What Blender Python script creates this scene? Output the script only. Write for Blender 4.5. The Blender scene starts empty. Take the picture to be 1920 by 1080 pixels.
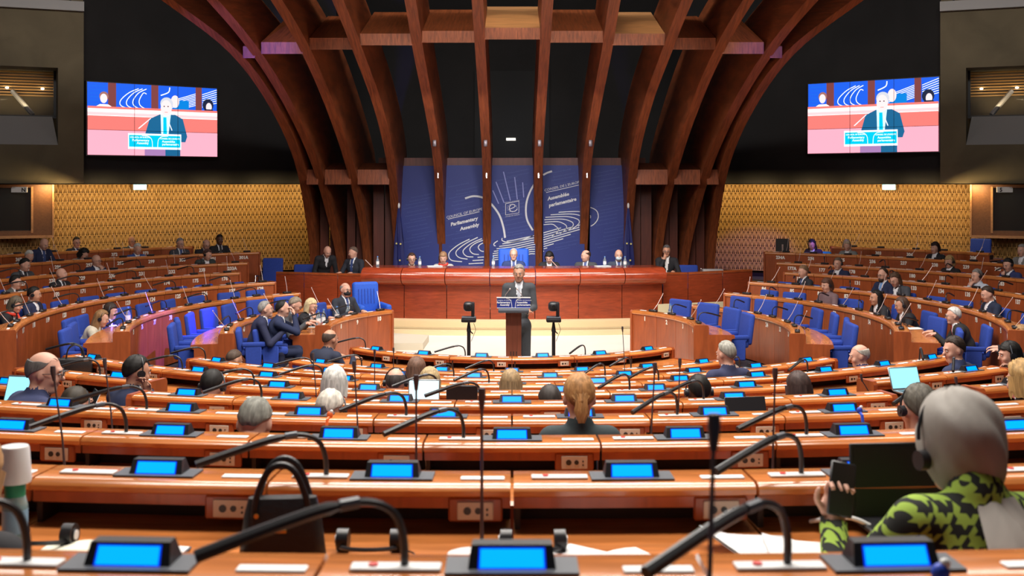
import bpy, bmesh, math, random
import numpy as np
from mathutils import Vector, Matrix
random.seed(7); np.random.seed(7)
PI = math.pi
scene = bpy.context.scene
COL = scene.collection
# ------------------------------------------------------------ camera
CZ = 2.58; F = 2200.0
cam_d = bpy.data.cameras.new('camera'); cam = bpy.data.objects.new('camera', cam_d); COL.objects.link(cam)
cam.location = (0, 0, CZ); cam.rotation_euler = (PI/2, 0, 0)
cam_d.sensor_width = 36; cam_d.lens = F/1920*36; cam_d.shift_y = -195/1920
cam_d.clip_end = 200; cam_d.dof.use_dof = True; cam_d.dof.focus_distance = 14.5; cam_d.dof.aperture_fstop = 5.0
scene.camera = cam
# ------------------------------------------------------------ world, lights, exposure
w = bpy.data.worlds.new('world'); scene.world = w; w.use_nodes = True
w.node_tree.nodes['Background'].inputs[0].default_value = (0.62, 0.66, 0.8, 1)
w.node_tree.nodes['Background'].inputs[1].default_value = 0.05
scene.view_settings.view_transform = 'Standard'; scene.view_settings.look = 'None'
scene.view_settings.exposure = 0.6; scene.view_settings.gamma = 1
scene.view_settings.use_curve_mapping = False
def area(name, loc, target, sx, sy, power, color=(1, 1, 1)):
    d = bpy.data.lights.new(name, 'AREA'); d.shape = 'RECTANGLE'; d.size = sx; d.size_y = sy
    d.energy = power; d.color = color
    o = bpy.data.objects.new(name, d); COL.objects.link(o); o.location = loc
    o.rotation_euler = (Vector(target) - Vector(loc)).to_track_quat('-Z', 'Y').to_euler(); return o
def spot(name, loc, target, power, ang, color=(1, 1, 1), rad=0.15, blend=.6):
    d = bpy.data.lights.new(name, 'SPOT'); d.energy = power; d.spot_size = math.radians(ang); d.spot_blend = blend
    d.color = color; d.shadow_soft_size = rad
    o = bpy.data.objects.new(name, d); COL.objects.link(o); o.location = loc
    o.rotation_euler = (Vector(target) - Vector(loc)).to_track_quat('-Z', 'Y').to_euler(); return o
WARM = (1, .9, .78)
area('ceiling_lamp_stage', (0, 12.5, 8.6), (0, 16, 0), 4.5, 1.2, 620, (1, .95, .88))
area('ceiling_lamp_middle', (0, 9.0, 8.4), (0, 8.5, 0), 7.0, 1.2, 560, (1, .93, .85))
area('ceiling_lamp_rear', (0, 4.2, 6.6), (0, 3.6, 0), 6.0, 1.0, 270, (1, .93, .85))
area('ceiling_lamp_left', (-6.2, 13.5, 8.2), (-6.5, 16.5, 0), 3.0, 2.0, 300, (1, .93, .86))
area('ceiling_lamp_right', (6.2, 13.5, 8.2), (6.5, 16.5, 0), 3.0, 2.0, 300, (1, .93, .86))
for sx in (-1, 1):
    spot('banner_fill', (sx*.6, 12.5, 4.1), (sx*.5, 25.3, 2.0), 640, 27, (.9, .93, 1), .5)  # unseen spots added in mid-air to brighten the banner
    spot('presidium_spot', (sx*3.2, 13.0, 7.4), (sx*1.3, 21.0, 1.1), 620, 34, (1, .95, .88))
    spot('rib_fill', (sx*1.2, 10.5, 3.9), (sx*1.6, 19.5, 4.2), 170, 70, (1, .72, .5), .4)  # added warm fill from the camera side for the rib fronts
spot('purple_spot_left', (-0.6, 17.2, 5.2), (-4.75, 16.3, .55), 6000, 14, (.10, .045, 1), .05)
spot('purple_spot_wall_right', (7.2, 22.0, 2.45), (5.7, 27.4, .7), 600, 20, (.25, .15, 1), .1)
spot('violet_spot_rib_left', (-4.9, 11.0, 3.6), (-4.35, 19.0, 4.75), 2400, 15, (.16, .12, 1), .1)
spot('violet_spot_rib_right', (4.9, 11.0, 3.6), (4.2, 19.6, 4.5), 900, 12, (.16, .12, 1), .1)
area('presidium_nose_fill', (0, 19.5, 3.75), (0, 20.9, .2), 5.0, .35, 110, (1, .93, .9))  # added strip, turned away from view, for the highlight along the desk nose
# ------------------------------------------------------------ materials
MATS = {}
def mat(name, c=(.5, .5, .5), rough=.5, metal=0., grain=0., gscale=(30, 3, 30), emit=None, es=1., alpha=None, coat=0., rand=0., spec=.5, bump=0., trans=0.):
    if name in MATS: return MATS[name]
    m = bpy.data.materials.new(name); MATS[name] = m; m.use_nodes = True
    nt = m.node_tree; b = nt.nodes['Principled BSDF']; L = nt.links.new
    b.inputs['Base Color'].default_value = (*c, 1); b.inputs['Roughness'].default_value = rough
    b.inputs['Metallic'].default_value = metal; b.inputs['Coat Weight'].default_value = coat
    b.inputs['Specular IOR Level'].default_value = spec
    if coat: b.inputs['Coat Roughness'].default_value = .12
    if trans: b.inputs['Transmission Weight'].default_value = trans
    if emit:
        b.inputs['Emission Color'].default_value = (*emit, 1); b.inputs['Emission Strength'].default_value = es
    if grain:
        tc = nt.nodes.new('ShaderNodeTexCoord'); mp = nt.nodes.new('ShaderNodeMapping'); mp.inputs['Scale'].default_value = gscale
        nz = nt.nodes.new('ShaderNodeTexNoise'); nz.inputs['Scale'].default_value = 1.; nz.inputs['Detail'].default_value = 6
        nz.inputs['Distortion'].default_value = .6
        L(tc.outputs['Object'], mp.inputs[0]); L(mp.outputs[0], nz.inputs['Vector'])
        rp = nt.nodes.new('ShaderNodeValToRGB')
        rp.color_ramp.elements[0].position = .3; rp.color_ramp.elements[1].position = .72
        rp.color_ramp.elements[0].color = (*[x*(1-grain) for x in c], 1); rp.color_ramp.elements[1].color = (*[min(1, x*(1+grain*.6)) for x in c], 1)
        L(nz.outputs[0], rp.inputs[0]); out = rp.outputs[0]
        if rand:
            oi = nt.nodes.new('ShaderNodeObjectInfo'); hs = nt.nodes.new('ShaderNodeHueSaturation')
            mr = nt.nodes.new('ShaderNodeMapRange'); mr.inputs[3].default_value = 1-rand; mr.inputs[4].default_value = 1+rand
            L(oi.outputs['Random'], mr.inputs[0]); L(mr.outputs[0], hs.inputs['Value']); L(out, hs.inputs['Color']); out = hs.outputs[0]
        L(out, b.inputs['Base Color'])
        if bump:
            bp = nt.nodes.new('ShaderNodeBump'); bp.inputs['Strength'].default_value = bump; bp.inputs['Distance'].default_value = .01
            L(nz.outputs[0], bp.inputs['Height']); L(bp.outputs[0], b.inputs['Normal'])
    return m
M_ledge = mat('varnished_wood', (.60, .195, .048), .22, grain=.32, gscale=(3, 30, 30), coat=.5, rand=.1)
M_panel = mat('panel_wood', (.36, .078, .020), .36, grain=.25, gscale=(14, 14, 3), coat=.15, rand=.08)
M_work = mat('worktop_wood', (.60, .20, .052), .25, grain=.3, gscale=(3, 30, 30), coat=.4, rand=.08)
M_pres = mat('presidium_wood', (.30, .05, .016), .34, grain=.3, gscale=(5, 5, 30), coat=.12, rand=.05)
M_nose = mat('presidium_nose_wood', (.33, .05, .018), .2, grain=.3, gscale=(3, 25, 25), coat=.6, rand=.06)
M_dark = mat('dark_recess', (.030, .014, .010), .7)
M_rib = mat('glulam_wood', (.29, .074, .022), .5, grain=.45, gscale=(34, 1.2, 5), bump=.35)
M_pale_lit = mat('pale_trim_lit_board', (.62, .30, .12), .5, grain=.25, gscale=(2, 20, 20))  # pale booth trim; on the top boards the paleness is painted spotlight
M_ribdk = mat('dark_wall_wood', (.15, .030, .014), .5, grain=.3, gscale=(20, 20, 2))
M_black = mat('black_plastic', (.016, .016, .019), .38)
M_grey = mat('console_grey', (.085, .095, .115), .4)
M_white = mat('white_plastic', (.80, .80, .80), .35)
M_paper = mat('paper', (.86, .86, .86), .7)
M_lcd = mat('blue_lcd', (.0, .1, .5), .3, emit=(.0, .33, 1.0), es=1.0)
M_lcdrim = mat('blue_lcd_rim', (.0, .02, .4), .3, emit=(.0, .04, .75), es=.7)
M_blue = mat('blue_upholstery', (.022, .060, .36), .85, grain=.12, gscale=(40, 40, 40), rand=.06)
M_blueb = mat('bright_blue_upholstery', (.010, .085, .52), .7, grain=.1, gscale=(40, 40, 40))
M_chrome = mat('chrome', (.62, .6, .6), .25, 1.)
M_rod = mat('mic_rod', (.72, .56, .52), .35, .3)
M_darkrod = mat('dark_rod', (.12, .10, .11), .35, .5)
M_concrete = mat('concrete', (.14, .112, .068), .9, grain=.25, gscale=(1.2, 1.2, 1.2), bump=.1)
M_concdk = mat('dark_acoustic_wall', (.0115, .0105, .011), .9, grain=.3, gscale=(1, 1, 1))
M_sill = mat('pale_sill', (.35, .34, .34), .7)
M_slat = mat('brass_slat', (.62, .36, .12), .5, .1)
M_slatback = mat('slat_backing', (.020, .009, .006), .9)
M_frame = mat('booth_frame', (.21, .085, .03), .5, grain=.2)
M_glass = mat('dark_glass', (.010, .014, .013), .22, spec=.6)
M_floor = mat('stage_floor', (.80, .75, .66), .45, grain=.05, gscale=(1, 1, 1))
M_cream = mat('cream_riser', (.72, .56, .33), .45)
M_olive = mat('olive_tread', (.40, .31, .17), .5)
M_carpet = mat('carpet', (.030, .028, .045), .95)
M_ban = mat('banner_blue', (.013, .030, .23), .55)
M_bantx = mat('banner_faint', (.06, .10, .36), .6)
M_banray = mat('banner_ray', (.33, .36, .72), .6)
M_wtext = mat('white_print', (.85, .85, .85), .6)
M_lamp = mat('lamp_glow', (1, 1, 1), .5, emit=(1, .96, .85), es=9)
M_num = mat('number_print', (.9, .86, .78), .5, emit=None)
M_gold = mat('gold', (.75, .48, .12), .3, .8)
M_red = mat('red_plastic', (.6, .03, .03), .4)
M_pink = mat('pink_folder', (.75, .2, .2), .6)
M_lapsc = mat('laptop_screen', (.1, .3, .4), .2, emit=(.27, .68, .85), es=.95)
M_lapw = mat('laptop_white_screen', (.1, .3, .4), .2, emit=(.68, .9, .92), es=.95)
M_lapb = mat('laptop_body', (.4, .41, .42), .3, .7)
M_skin = {}
def skin(k):
    c = {'p': (.62, .34, .25), 'm': (.50, .25, .16), 'd': (.10, .045, .028), 't': (.40, .19, .11)}[k]
    return mat('skin_'+k, c, .55)
def cloth(name, c, rough=.85, grain=.12): return mat(name, c, rough, grain=grain, gscale=(60, 60, 60))
# ------------------------------------------------------------ helpers
class MB:
    def __init__(s): s.v = []; s.f = []; s.sm = []
    def add(s, vs, fs, smooth=False):
        n = len(s.v); s.v += [tuple(v) for v in vs]; s.f += [tuple(i+n for i in f) for f in fs]; s.sm += [smooth]*len(fs); return s
    def box(s, x0, x1, y0, y1, z0, z1, M=None):
        vs = [Vector(p) for p in ((x0, y0, z0), (x1, y0, z0), (x1, y1, z0), (x0, y1, z0), (x0, y0, z1), (x1, y0, z1), (x1, y1, z1), (x0, y1, z1))]
        if M: vs = [M @ v for v in vs]
        return s.add(vs, [(0, 3, 2, 1), (4, 5, 6, 7), (0, 1, 5, 4), (1, 2, 6, 5), (2, 3, 7, 6), (3, 0, 4, 7)])
    def rbox(s, x0, x1, y0, y1, z0, z1, r=.02, seg=2, M=None):
        bm = bmesh.new(); bmesh.ops.create_cube(bm, size=1)
        for v in bm.verts: v.co = Vector(((x0+x1)/2+v.co.x*(x1-x0), (y0+y1)/2+v.co.y*(y1-y0), (z0+z1)/2+v.co.z*(z1-z0)))
        bmesh.ops.bevel(bm, geom=bm.edges[:], offset=r, segments=seg, affect='EDGES', profile=.5)
        bm.verts.index_update()
        s.add([(M @ v.co) if M else v.co.copy() for v in bm.verts], [[v.index for v in f.verts] for f in bm.faces], True); bm.free(); return s
    def tube(s, pts, r, n=8, closed=False, cap=True):
        pts = [Vector(p) for p in pts]; N = len(pts); rs = r if isinstance(r, (list, tuple)) else [r]*N
        vs = []; up = Vector((0, 0, 1)); prev = None
        for i, p in enumerate(pts):
            t = (pts[(i+1) % N]-pts[i-1]) if closed else (pts[min(i+1, N-1)]-pts[max(i-1, 0)])
            t.normalize()
            if prev is None:
                a = up if abs(t.z) < .9 else Vector((1, 0, 0)); u = t.cross(a).normalized()
            else:
                u = (prev - t*prev.dot(t)).normalized()
            prev = u; v = t.cross(u)
            for k in range(n):
                an = 2*PI*k/n; vs.append(p+(u*math.cos(an)+v*math.sin(an))*rs[i])
        fs = []
        for i in range(N if closed else N-1):
            j = (i+1) % N
            for k in range(n):
                k2 = (k+1) % n; fs.append((i*n+k, i*n+k2, j*n+k2, j*n+k))
        if cap and not closed: fs += [tuple(range(n-1, -1, -1)), tuple(range((N-1)*n, N*n))]
        return s.add(vs, fs, True)
    def ell(s, c, r, nu=12, nv=8, M=None):
        vs = []; c = Vector(c)
        for i in range(nv+1):
            th = PI*i/nv
            for k in range(nu):
                ph = 2*PI*k/nu; p = Vector((r[0]*math.sin(th)*math.cos(ph), r[1]*math.sin(th)*math.sin(ph), r[2]*math.cos(th)))
                if M: p = M @ p
                vs.append(c+p)
        fs = [(i*nu+k, (i+1)*nu+k, (i+1)*nu+(k+1) % nu, i*nu+(k+1) % nu) for i in range(nv) for k in range(nu)]
        return s.add(vs, fs, True)
    def lathe(s, prof, n=16, c=(0, 0, 0)):
        vs = [(c[0]+r*math.cos(2*PI*k/n), c[1]+r*math.sin(2*PI*k/n), c[2]+z) for r, z in prof for k in range(n)]
        fs = [(i*n+k, i*n+(k+1) % n, (i+1)*n+(k+1) % n, (i+1)*n+k) for i in range(len(prof)-1) for k in range(n)]
        return s.add(vs, fs, True)
    def prism(s, poly, y0, y1, M=None):            # polygon in XZ, extruded in y
        n = len(poly); vs = [Vector((x, y0, z)) for x, z in poly]+[Vector((x, y1, z)) for x, z in poly]
        if M: vs = [M @ v for v in vs]
        return s.add(vs, [tuple(range(n)), tuple(range(2*n-1, n-1, -1))]+[(i, i+n, (i+1) % n+n, (i+1) % n) for i in range(n)])
    def sweep(s, prof, R, a0, a1, n=5, rc=None, smooth=False):   # profile (r offset, z) swept over angles about (0,-R)
        rc = R if rc is None else rc; m = len(prof); vs = []
        for i in range(n+1):
            a = a0+(a1-a0)*i/n
            for r, z in prof: vs.append(((rc+r)*math.sin(a), (rc+r)*math.cos(a)-R, z))
        fs = [(i*m+k, i*m+(k+1) % m, (i+1)*m+(k+1) % m, (i+1)*m+k) for i in range(n) for k in range(m)]
        fs += [tuple(range(m-1, -1, -1)), tuple(range(n*m, n*m+m))]
        return s.add(vs, fs, smooth)
    def mesh(s, name, m):
        me = bpy.data.meshes.new(name); me.from_pydata(s.v, [], s.f)
        me.polygons.foreach_set('use_smooth', s.sm)
        for x in (m if isinstance(m, (list, tuple)) else [m]): me.materials.append(x)
        bm = bmesh.new(); bm.from_mesh(me); bmesh.ops.recalc_face_normals(bm, faces=bm.faces[:]); bm.to_mesh(me); bm.free()
        if any(s.sm):
            try: me.set_sharp_from_angle(angle=math.radians(42))
            except Exception: pass
        return me
def link(name, me, parent=None, loc=None, rot=None):
    o = bpy.data.objects.new(name, me); COL.objects.link(o)
    if parent: o.parent = parent
    if loc is not None: o.location = loc
    if rot is not None: o.rotation_euler = rot
    return o
def ob(name, mb, m, parent=None, loc=None, rot=None): return link(name, mb.mesh(name, m), parent, loc, rot)
def tag(o, label, cat, group=None):
    o['label'] = label; o['category'] = cat
    if group: o['group'] = group
    return o
def thing(name, label, cat, loc=(0, 0, 0), rz=0, group=None):
    o = bpy.data.objects.new(name, None); COL.objects.link(o); o.location = loc; o.rotation_euler = (0, 0, rz); o.empty_display_size = .1
    return tag(o, label, cat, group)
def struct(name, mb, m): o = ob(name, mb, m); o['kind'] = 'structure'; return o
def P(px, py, D): return Vector(((px-960)*D/F, D, CZ-(py-345)*D/F))
TX = {}
def text_mesh(t, m, size=.1, ext=.0, align='CENTER', thick=0., shear=0., res=2):
    k = (t, m.name, size, ext, align, thick, shear, res)
    if k in TX: return TX[k]
    c = bpy.data.curves.new('t', 'FONT'); c.body = t; c.size = size; c.extrude = ext; c.align_x = align; c.offset = thick; c.resolution_u = res; c.fill_mode = 'FRONT' if not ext else 'BOTH'
    o = bpy.data.objects.new('t', c); COL.objects.link(o)
    me = bpy.data.meshes.new_from_object(o); COL.objects.unlink(o); bpy.data.objects.remove(o)
    for v in me.vertices: x, y, z = v.co; v.co = (x, -z, y+shear*x)
    me.materials.clear(); me.materials.append(m); TX[k] = me; return me
def put_text(name, t, loc, m, parent=None, rz=0, **kw):
    return link(name, text_mesh(t, m, **kw), parent, loc, (0, 0, rz))
def ribbon(mb, pts, wd, y):                     # flat strip in an XZ plane
    pts = [Vector((p[0], 0, p[1])) for p in pts]; vs = []
    for i, p in enumerate(pts):
        t = (pts[min(i+1, len(pts)-1)]-pts[max(i-1, 0)]); t.normalize(); n = Vector((-t.z, 0, t.x))*wd/2
        vs += [(p.x+n.x, y, p.z+n.z), (p.x-n.x, y, p.z-n.z)]
    mb.add(vs, [(2*i, 2*i+1, 2*i+3, 2*i+2) for i in range(len(pts)-1)])
def smooth_pts(pts, n=6):
    out = []; N = len(pts)
    for i in range(N-1):
        p0 = pts[max(i-1, 0)]; p1 = pts[i]; p2 = pts[i+1]; p3 = pts[min(i+2, N-1)]
        for k in range(n):
            t = k/n; out.append(tuple(.5*((2*b)+(-a+c)*t+(2*a-5*b+4*c-d)*t*t+(-a+3*b-3*c+d)*t**3) for a, b, c, d in zip(p0, p1, p2, p3)))
    out.append(tuple(pts[-1])); return out
C0 = 16.0                                            # centre of the hemicycle on the y axis
def pol(R, phi, z=0.): return Vector((R*math.sin(phi), C0+R*math.cos(phi), z))
def solve_phi(R, px, lo, hi):                        # angle (deg range) at which radius R shows at lateral px
    best = None; s = 1 if px >= 960 else -1; off = abs(px-960)
    for i in range(801):
        a = math.radians(lo+(hi-lo)*i/800); x = R*math.sin(a); y = C0+R*math.cos(a)
        if y < .5: continue
        e = abs(F*x/y-off)
        if best is None or e < best[0]: best = (e, a)
    return best[1]*s
ROWS = {  # panel radius, side rim z, centre rim z, side unit width, side end offset px, centre unit width
 'A': (2.47, .68, .595, .52, 226, .68), 'B': (3.71, .68, .625, .53, 340, .72), 'C': (4.97, .77, .775, .55, 400, .70),
 'D': (6.25, .86, .935, .575, 446, .70), 'E': (7.50, .96, 1.09, .60, 512, .685), 'F': (8.77, 1.04, 1.25, .63, 497, .68),
 'G': (10.05, 1.16, 1.415, .66, 475, .675), 'H': (11.32, 1.25, 1.58, .68, 600, .675), 'I': (12.58, 1.3, 1.745, .68, 700, .675), 'J': (13.84, 1.3, 1.90, .68, 700, .675)}
def floor_z(row, centre):
    return (-.12 if row in 'AB' else ROWS[row][2]-.85) if centre else {'A': 0, 'B': 0, 'C': 0, 'D': .03, 'E': .12, 'F': .2, 'G': .31, 'H': .40}[row]
# ============================================================ STRUCTURE
mb = MB(); mb.box(-16, 16, -3, 30, -.4, -.02); struct('floor', mb, M_carpet)
# stage floor disc inside row A
mb = MB(); mb.lathe([(0, .0), (2.2, .0), (2.2, -.01)], 40, (0, 16, 0)); mb.box(-3.2, 3.2, 16.5, 20.05, -.018, .002)
struct('trim_1', mb, M_floor)
def ring_floor(name, R0, R1, a0, a1, z, zb=-.3):
    mb = MB(); n = 24
    mb.sweep([(0, zb), (0, z), (R1-R0, z), (R1-R0, zb)], 0, a0, a1, n, rc=R0)
    o = struct(name, mb, M_carpet); o.location = (0, C0, 0); return o
keys = 'ABCDEFGHIJ'; k = 2
for i, r in enumerate('CDEFGH'):
    R0 = ROWS[r][0]+.02; R1 = ROWS['CDEFGHIJ'[i+1]][0]+.02 if r != 'H' else 14.5
    for sgn in (-1, 1):
        if floor_z(r, False) > 0: ring_floor('floor_%d' % k, R0, R1, sgn*math.radians(24), sgn*math.radians(122), floor_z(r, False)); k += 1
for i, r in enumerate('CDEFGHIJ'):
    R0 = ROWS[r][0]+.02; R1 = (ROWS['CDEFGHIJ'[i+1]][0]+.02) if r != 'J' else 15.5
    if floor_z(r, True) > -.02: ring_floor('floor_%d' % k, R0, R1, math.radians(122), math.radians(238), floor_z(r, True)); k += 1
# back wall and ceiling
mb = MB(); mb.box(-16, 16, 30.0, 30.3, -.4, 11); struct('wall_back', mb, M_concdk)
mb = MB(); mb.box(-16.3, -16, -3, 30, -.4, 11); struct('wall_left', mb, M_concdk)
mb = MB(); mb.box(16, 16.3, -3, 30, -.4, 11); struct('wall_right', mb, M_concdk)
mb = MB(); mb.box(-16, 16, -3, 30, 11, 11.2); struct('ceiling', mb, M_concdk)
# upper dark walls carrying the screens; slatted walls under them
def wall_arc(R, sgn, px0, px1):
    return solve_phi(R, 960+sgn*px0, 5, 90), solve_phi(R, 960+sgn*px1, 5, 90)
for sgn, nm in ((-1, 'left'), (1, 'right')):
    a0, a1 = wall_arc(12.5, sgn, 330, 830)
    mb = MB(); mb.sweep([(0, CZ+.005), (0, 9.5), (.3, 9.5), (.3, CZ+.005)], 0, a0, a1, 20, rc=12.5)
    o = struct('wall_upper_'+nm, mb, M_concdk); o.location = (0, C0, 0)
    # soffit
    a0, a1 = wall_arc(13.0, sgn, 330, 1150)
    mb = MB(); mb.sweep([(-.55, CZ-.0), (-.55, CZ+.004), (.1, CZ+.004), (.1, CZ)], 0, a0, a1, 20, rc=13.0)
    o = struct('trim_soffit_'+nm, mb, M_concdk); o.location = (0, C0, 0)
    # slatted wall: backing, rails, lattice
    a0, a1 = wall_arc(13.0, sgn, 330, 1150)
    t = MB(); t.sweep([(.12, -.1), (.12, CZ), (.2, CZ), (.2, -.1)], 0, a0, a1, 24, rc=13.0)
    back = struct('wall_slatted_'+nm, t, M_slatback); back.location = (0, C0, 0)
    zt = CZ-.01; rh = .183; cw = .100; nr = 11
    for j in range(nr+1):
        z = zt-j*rh
        t = MB(); t.sweep([(-.035, z-.011), (-.035, z), (.02, z), (.02, z-.011)], 0, a0, a1, 24, rc=13.0); ob('rail', t, M_slat, back)
    n = int(abs(a1-a0)*13.0/cw)
    def strip(mb, A, za, B, zb, w_):
        r = 12.97
        pa = Vector((r*math.sin(A), r*math.cos(A), za)); pb = Vector((r*math.sin(B), r*math.cos(B), zb))
        tx = Vector((math.cos(A), -math.sin(A), 0))*w_/2; bk = Vector((math.sin(A), math.cos(A), 0))*.03
        mb.add([pa-tx, pa+tx, pb+tx, pb-tx, pa-tx+bk, pa+tx+bk, pb+tx+bk, pb-tx+bk], [(0, 1, 2, 3), (0, 3, 7, 4), (1, 5, 6, 2)])
    for j in range(nr):
        t = MB(); z1 = zt-j*rh-.009; z0 = z1-rh+.009
        for i in range(n):
            A = a0+(a1-a0)*(i+.5)/n; d = (a1-a0)/n; c2 = cw/13.0*(1 if a1 > a0 else -1)
            strip(t, A-c2*.46, z1, A-c2*.07, z0, .013); strip(t, A+c2*.46, z1, A+c2*.07, z0, .013)
            strip(t, A+c2*.5, z1, A+c2*.5, z0, .011)
            strip(t, A-c2*.22, z1, A-c2*.0, z0+.03, .011); strip(t, A+c2*.22, z1, A+c2*.0, z0+.03, .011)
        o = ob('slat_row', t, M_slat, back); o['kind'] = 'stuff'
    # warm wall-washer lamps in the soffit
    for f_ in (.06, .19, .32, .45, .58, .71):
        A = a0+(a1-a0)*f_; p = pol(12.1, A, CZ+.0-.06); q = pol(13.0, A, CZ-.95)
        l = area('wall_washer_'+nm, p, q, .7, .12, 6.5, (1, .72, .33)); l.rotation_euler = (l.rotation_euler[0], l.rotation_euler[1], l.rotation_euler[2])
    # gallery block (concrete) with deep window
    rz = -sgn*math.radians(24)
    corner = Vector((sgn*803*24.4/F, 24.4, 0))
    def LM(u, v, z): return Vector((corner.x+sgn*(u*math.cos(math.radians(24)))+sgn*v*math.sin(math.radians(24))*1, corner.y-u*math.sin(math.radians(24))+v*math.cos(math.radians(24)), z))
    def blk(mb, u0, u1, v0, v1, z0, z1):
        vs = [LM(u, v, z) for z in (z0, z1) for u, v in ((u0, v0), (u1, v0), (u1, v1), (u0, v1))]
        mb.add(vs, [(0, 3, 2, 1), (4, 5, 6, 7), (0, 1, 5, 4), (1, 2, 6, 5), (2, 3, 7, 6), (3, 0, 4, 7)])
    zz = lambda py: CZ-(py-345)*24.3/F
    wu = .50                                            # window starts this far from the corner
    mb = MB()
    blk(mb, 0, wu, 0, 1.5, zz(344), zz(20)); blk(mb, wu, 4, 0, .5, zz(344), zz(272)); blk(mb, wu, 4, 0, 1.5, zz(128), zz(20)); blk(mb, 0, 4, 1.5, 1.7, zz(344), 9)
    blk(mb, 0, 4, .18, 1.5, zz(20), 9.4)
    struct('wall_gallery_'+nm, mb, M_concrete)
    mb = MB(); blk(mb, 0, 4, -.12, .3, zz(21), zz(3)); struct('trim_gallery_'+nm, mb, M_sill)
    mb = MB()                                           # sloping sill
    vs = [LM(wu, 0, zz(272)), LM(4, 0, zz(272)), LM(4, .75, zz(214)), LM(wu+.08, .75, zz(214)), LM(wu, .5, zz(275)), LM(4, .5, zz(275))]
    mb.add(vs, [(0, 1, 2, 3), (0, 3, 4), (1, 5, 2), (0, 4, 5, 1), (3, 2, 5, 4)]); struct('trim_sill_'+nm, mb, M_sill)
    # gallery window and the timber ceiling behind
    win = MB(); blk(win, wu, 4, .78, .82, zz(216), zz(128)); g = struct('window_gallery_'+nm, win, mat('clear_glass', (.9, .9, .9), .02, trans=1.))
    fr = MB(); blk(fr, wu, 4, .72, .86, zz(219), zz(214)); blk(fr, wu, wu+.05, .72, .86, zz(216), zz(128)); ob('window_frame', fr, M_black, g)
    for i in range(16):
        t = MB(); z_ = zz(132)-.012*i; vs = []
        blk(t, wu-.1, 4, .95+i*.065, .99+i*.065, z_-i*.045, z_-i*.045+.03); ob('ceiling_slat', t, M_slat, g)
    for u in (.75, 1.45):
        t = MB(); t.ell(LM(u, 1.2, zz(160)), (.035, .035, .02), 10, 6); tag(ob('downlight', t, M_lamp), 'small round lamp in the %s gallery window, %s one' % (nm, 'inner' if u < 1 else 'outer'), 'lamp')
    t = MB(); p0 = LM(.95, 1.0, zz(212)); p1 = LM(1.35, 1.3, zz(165)); t.tube([p0, p1], .05, 6); tag(ob('lamp_arm', t, M_sill), 'pale slanting strut inside the %s gallery window' % nm, 'strut')
    area('gallery_lamp_'+nm, LM(1.2, .95, zz(190)), LM(1.3, 1.4, zz(140)), .8, .2, 2.2, (1, .78, .45))
    # interpreters' booth below
    bz = lambda py: CZ-(py-345)*23.9/F
    corner2 = corner; corner = Vector((sgn*862*23.9/F, 23.9, 0))
    b = MB(); blk(b, 0, .4, 0, .6, bz(443), bz(346)); blk(b, .4, 4, 0, .6, bz(443), bz(432)); blk(b, .4, 4, 0, .6, bz(352), bz(346)); blk(b, 0, 4, .6, .7, bz(443), bz(346))
    bo = struct('window_booth_'+nm, b, M_frame)
    b = MB(); blk(b, .4, 4, .1, .14, bz(432), bz(352)); ob('pane', b, M_glass, bo)
    b = MB(); blk(b, .36, .40, -.02, .12, bz(436), bz(350)); blk(b, -.03, .0, -.03, .1, bz(445), bz(346)); blk(b, 0, 4, -.03, .0, bz(446), bz(441)); ob('window_frame', b, M_pale_lit, bo)
    s = thing('booth_sign', 'white sign reading %s above the %s booth' % (('N', 'left') if sgn < 0 else ('5', 'right')), 'sign', LM(.62 if sgn > 0 else .62, -.05, bz(356)), 0)
    t = MB(); t.box(-.16, .16, -.01, .01, -.05, .06); ob('plate', t, M_white, s)
    put_text('letter', 'N' if sgn < 0 else '5', (.09 if sgn < 0 else -.08, -.014, -.035), M_black, s, size=.11, thick=.004)
    # lit exit sign
    ex = P(221 if sgn < 0 else 1712, 350, 26.9 if True else 0)
    A = math.atan2(ex.x, ex.y-C0); ex = pol(12.9, A, CZ-.07)
    s = thing('exit_sign', 'lit green and white exit sign above the %s slatted wall' % nm, 'exit sign', ex, -A)
    t = MB(); t.box(-.15, .15, -.03, .03, -.06, .06); ob('housing', t, M_white, s)
    t = MB(); t.box(-.145, .145, -.036, -.031, -.055, .055); ob('lit_face', t, mat('exit_glow', (.2, .6, .6), .5, emit=(.25, .85, .8), es=2.2), s)
    t = MB(); t.box(-.12, -.03, -.04, -.036, -.04, .04); t.box(.02, .12, -.04, -.036, -.04, .04); ob('arrow', t, mat('exit_white', (1, 1, 1), .5, emit=(1, 1, 1), es=2.5), s)
# ============================================================ RIBS
YK = [495, 400, 300, 200, 100, 0, -150, -330]
DK = [25.5, 24.9, 23.3, 21.2, 19.0, 17.3, 15.3, 13.4]
RB = [[48, 48, 49, 54, 60, 66, 76, 90], [132, 136, 141, 157, 176, 192, 222, 262], [213, 220, 229, 252, 288, 328, 400, 500],
      [272, 284, 308, 342, 385, 443, 550, 700], [322, 342, 372, 418, 480, 563, 710, 930], [372, 382, 402, 447, 520, 648, 860, 1150]]
def itp(tab, y):
    ys = YK
    for i in range(len(ys)-1):
        if ys[i] >= y >= ys[i+1]: t = (ys[i]-y)/(ys[i]-ys[i+1]); return tab[i]*(1-t)+tab[i+1]*t
    return tab[-1]
def rib_curve(tab, sgn):
    pts = []
    for off, y, D in zip(tab, YK, DK): pts.append(P(961+sgn*off, y, D))
    pts.insert(0, Vector((pts[0].x, pts[0].y+.05, -.3)))
    return [Vector(p) for p in smooth_pts([tuple(p) for p in pts], 5)]
CURV = {}
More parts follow.
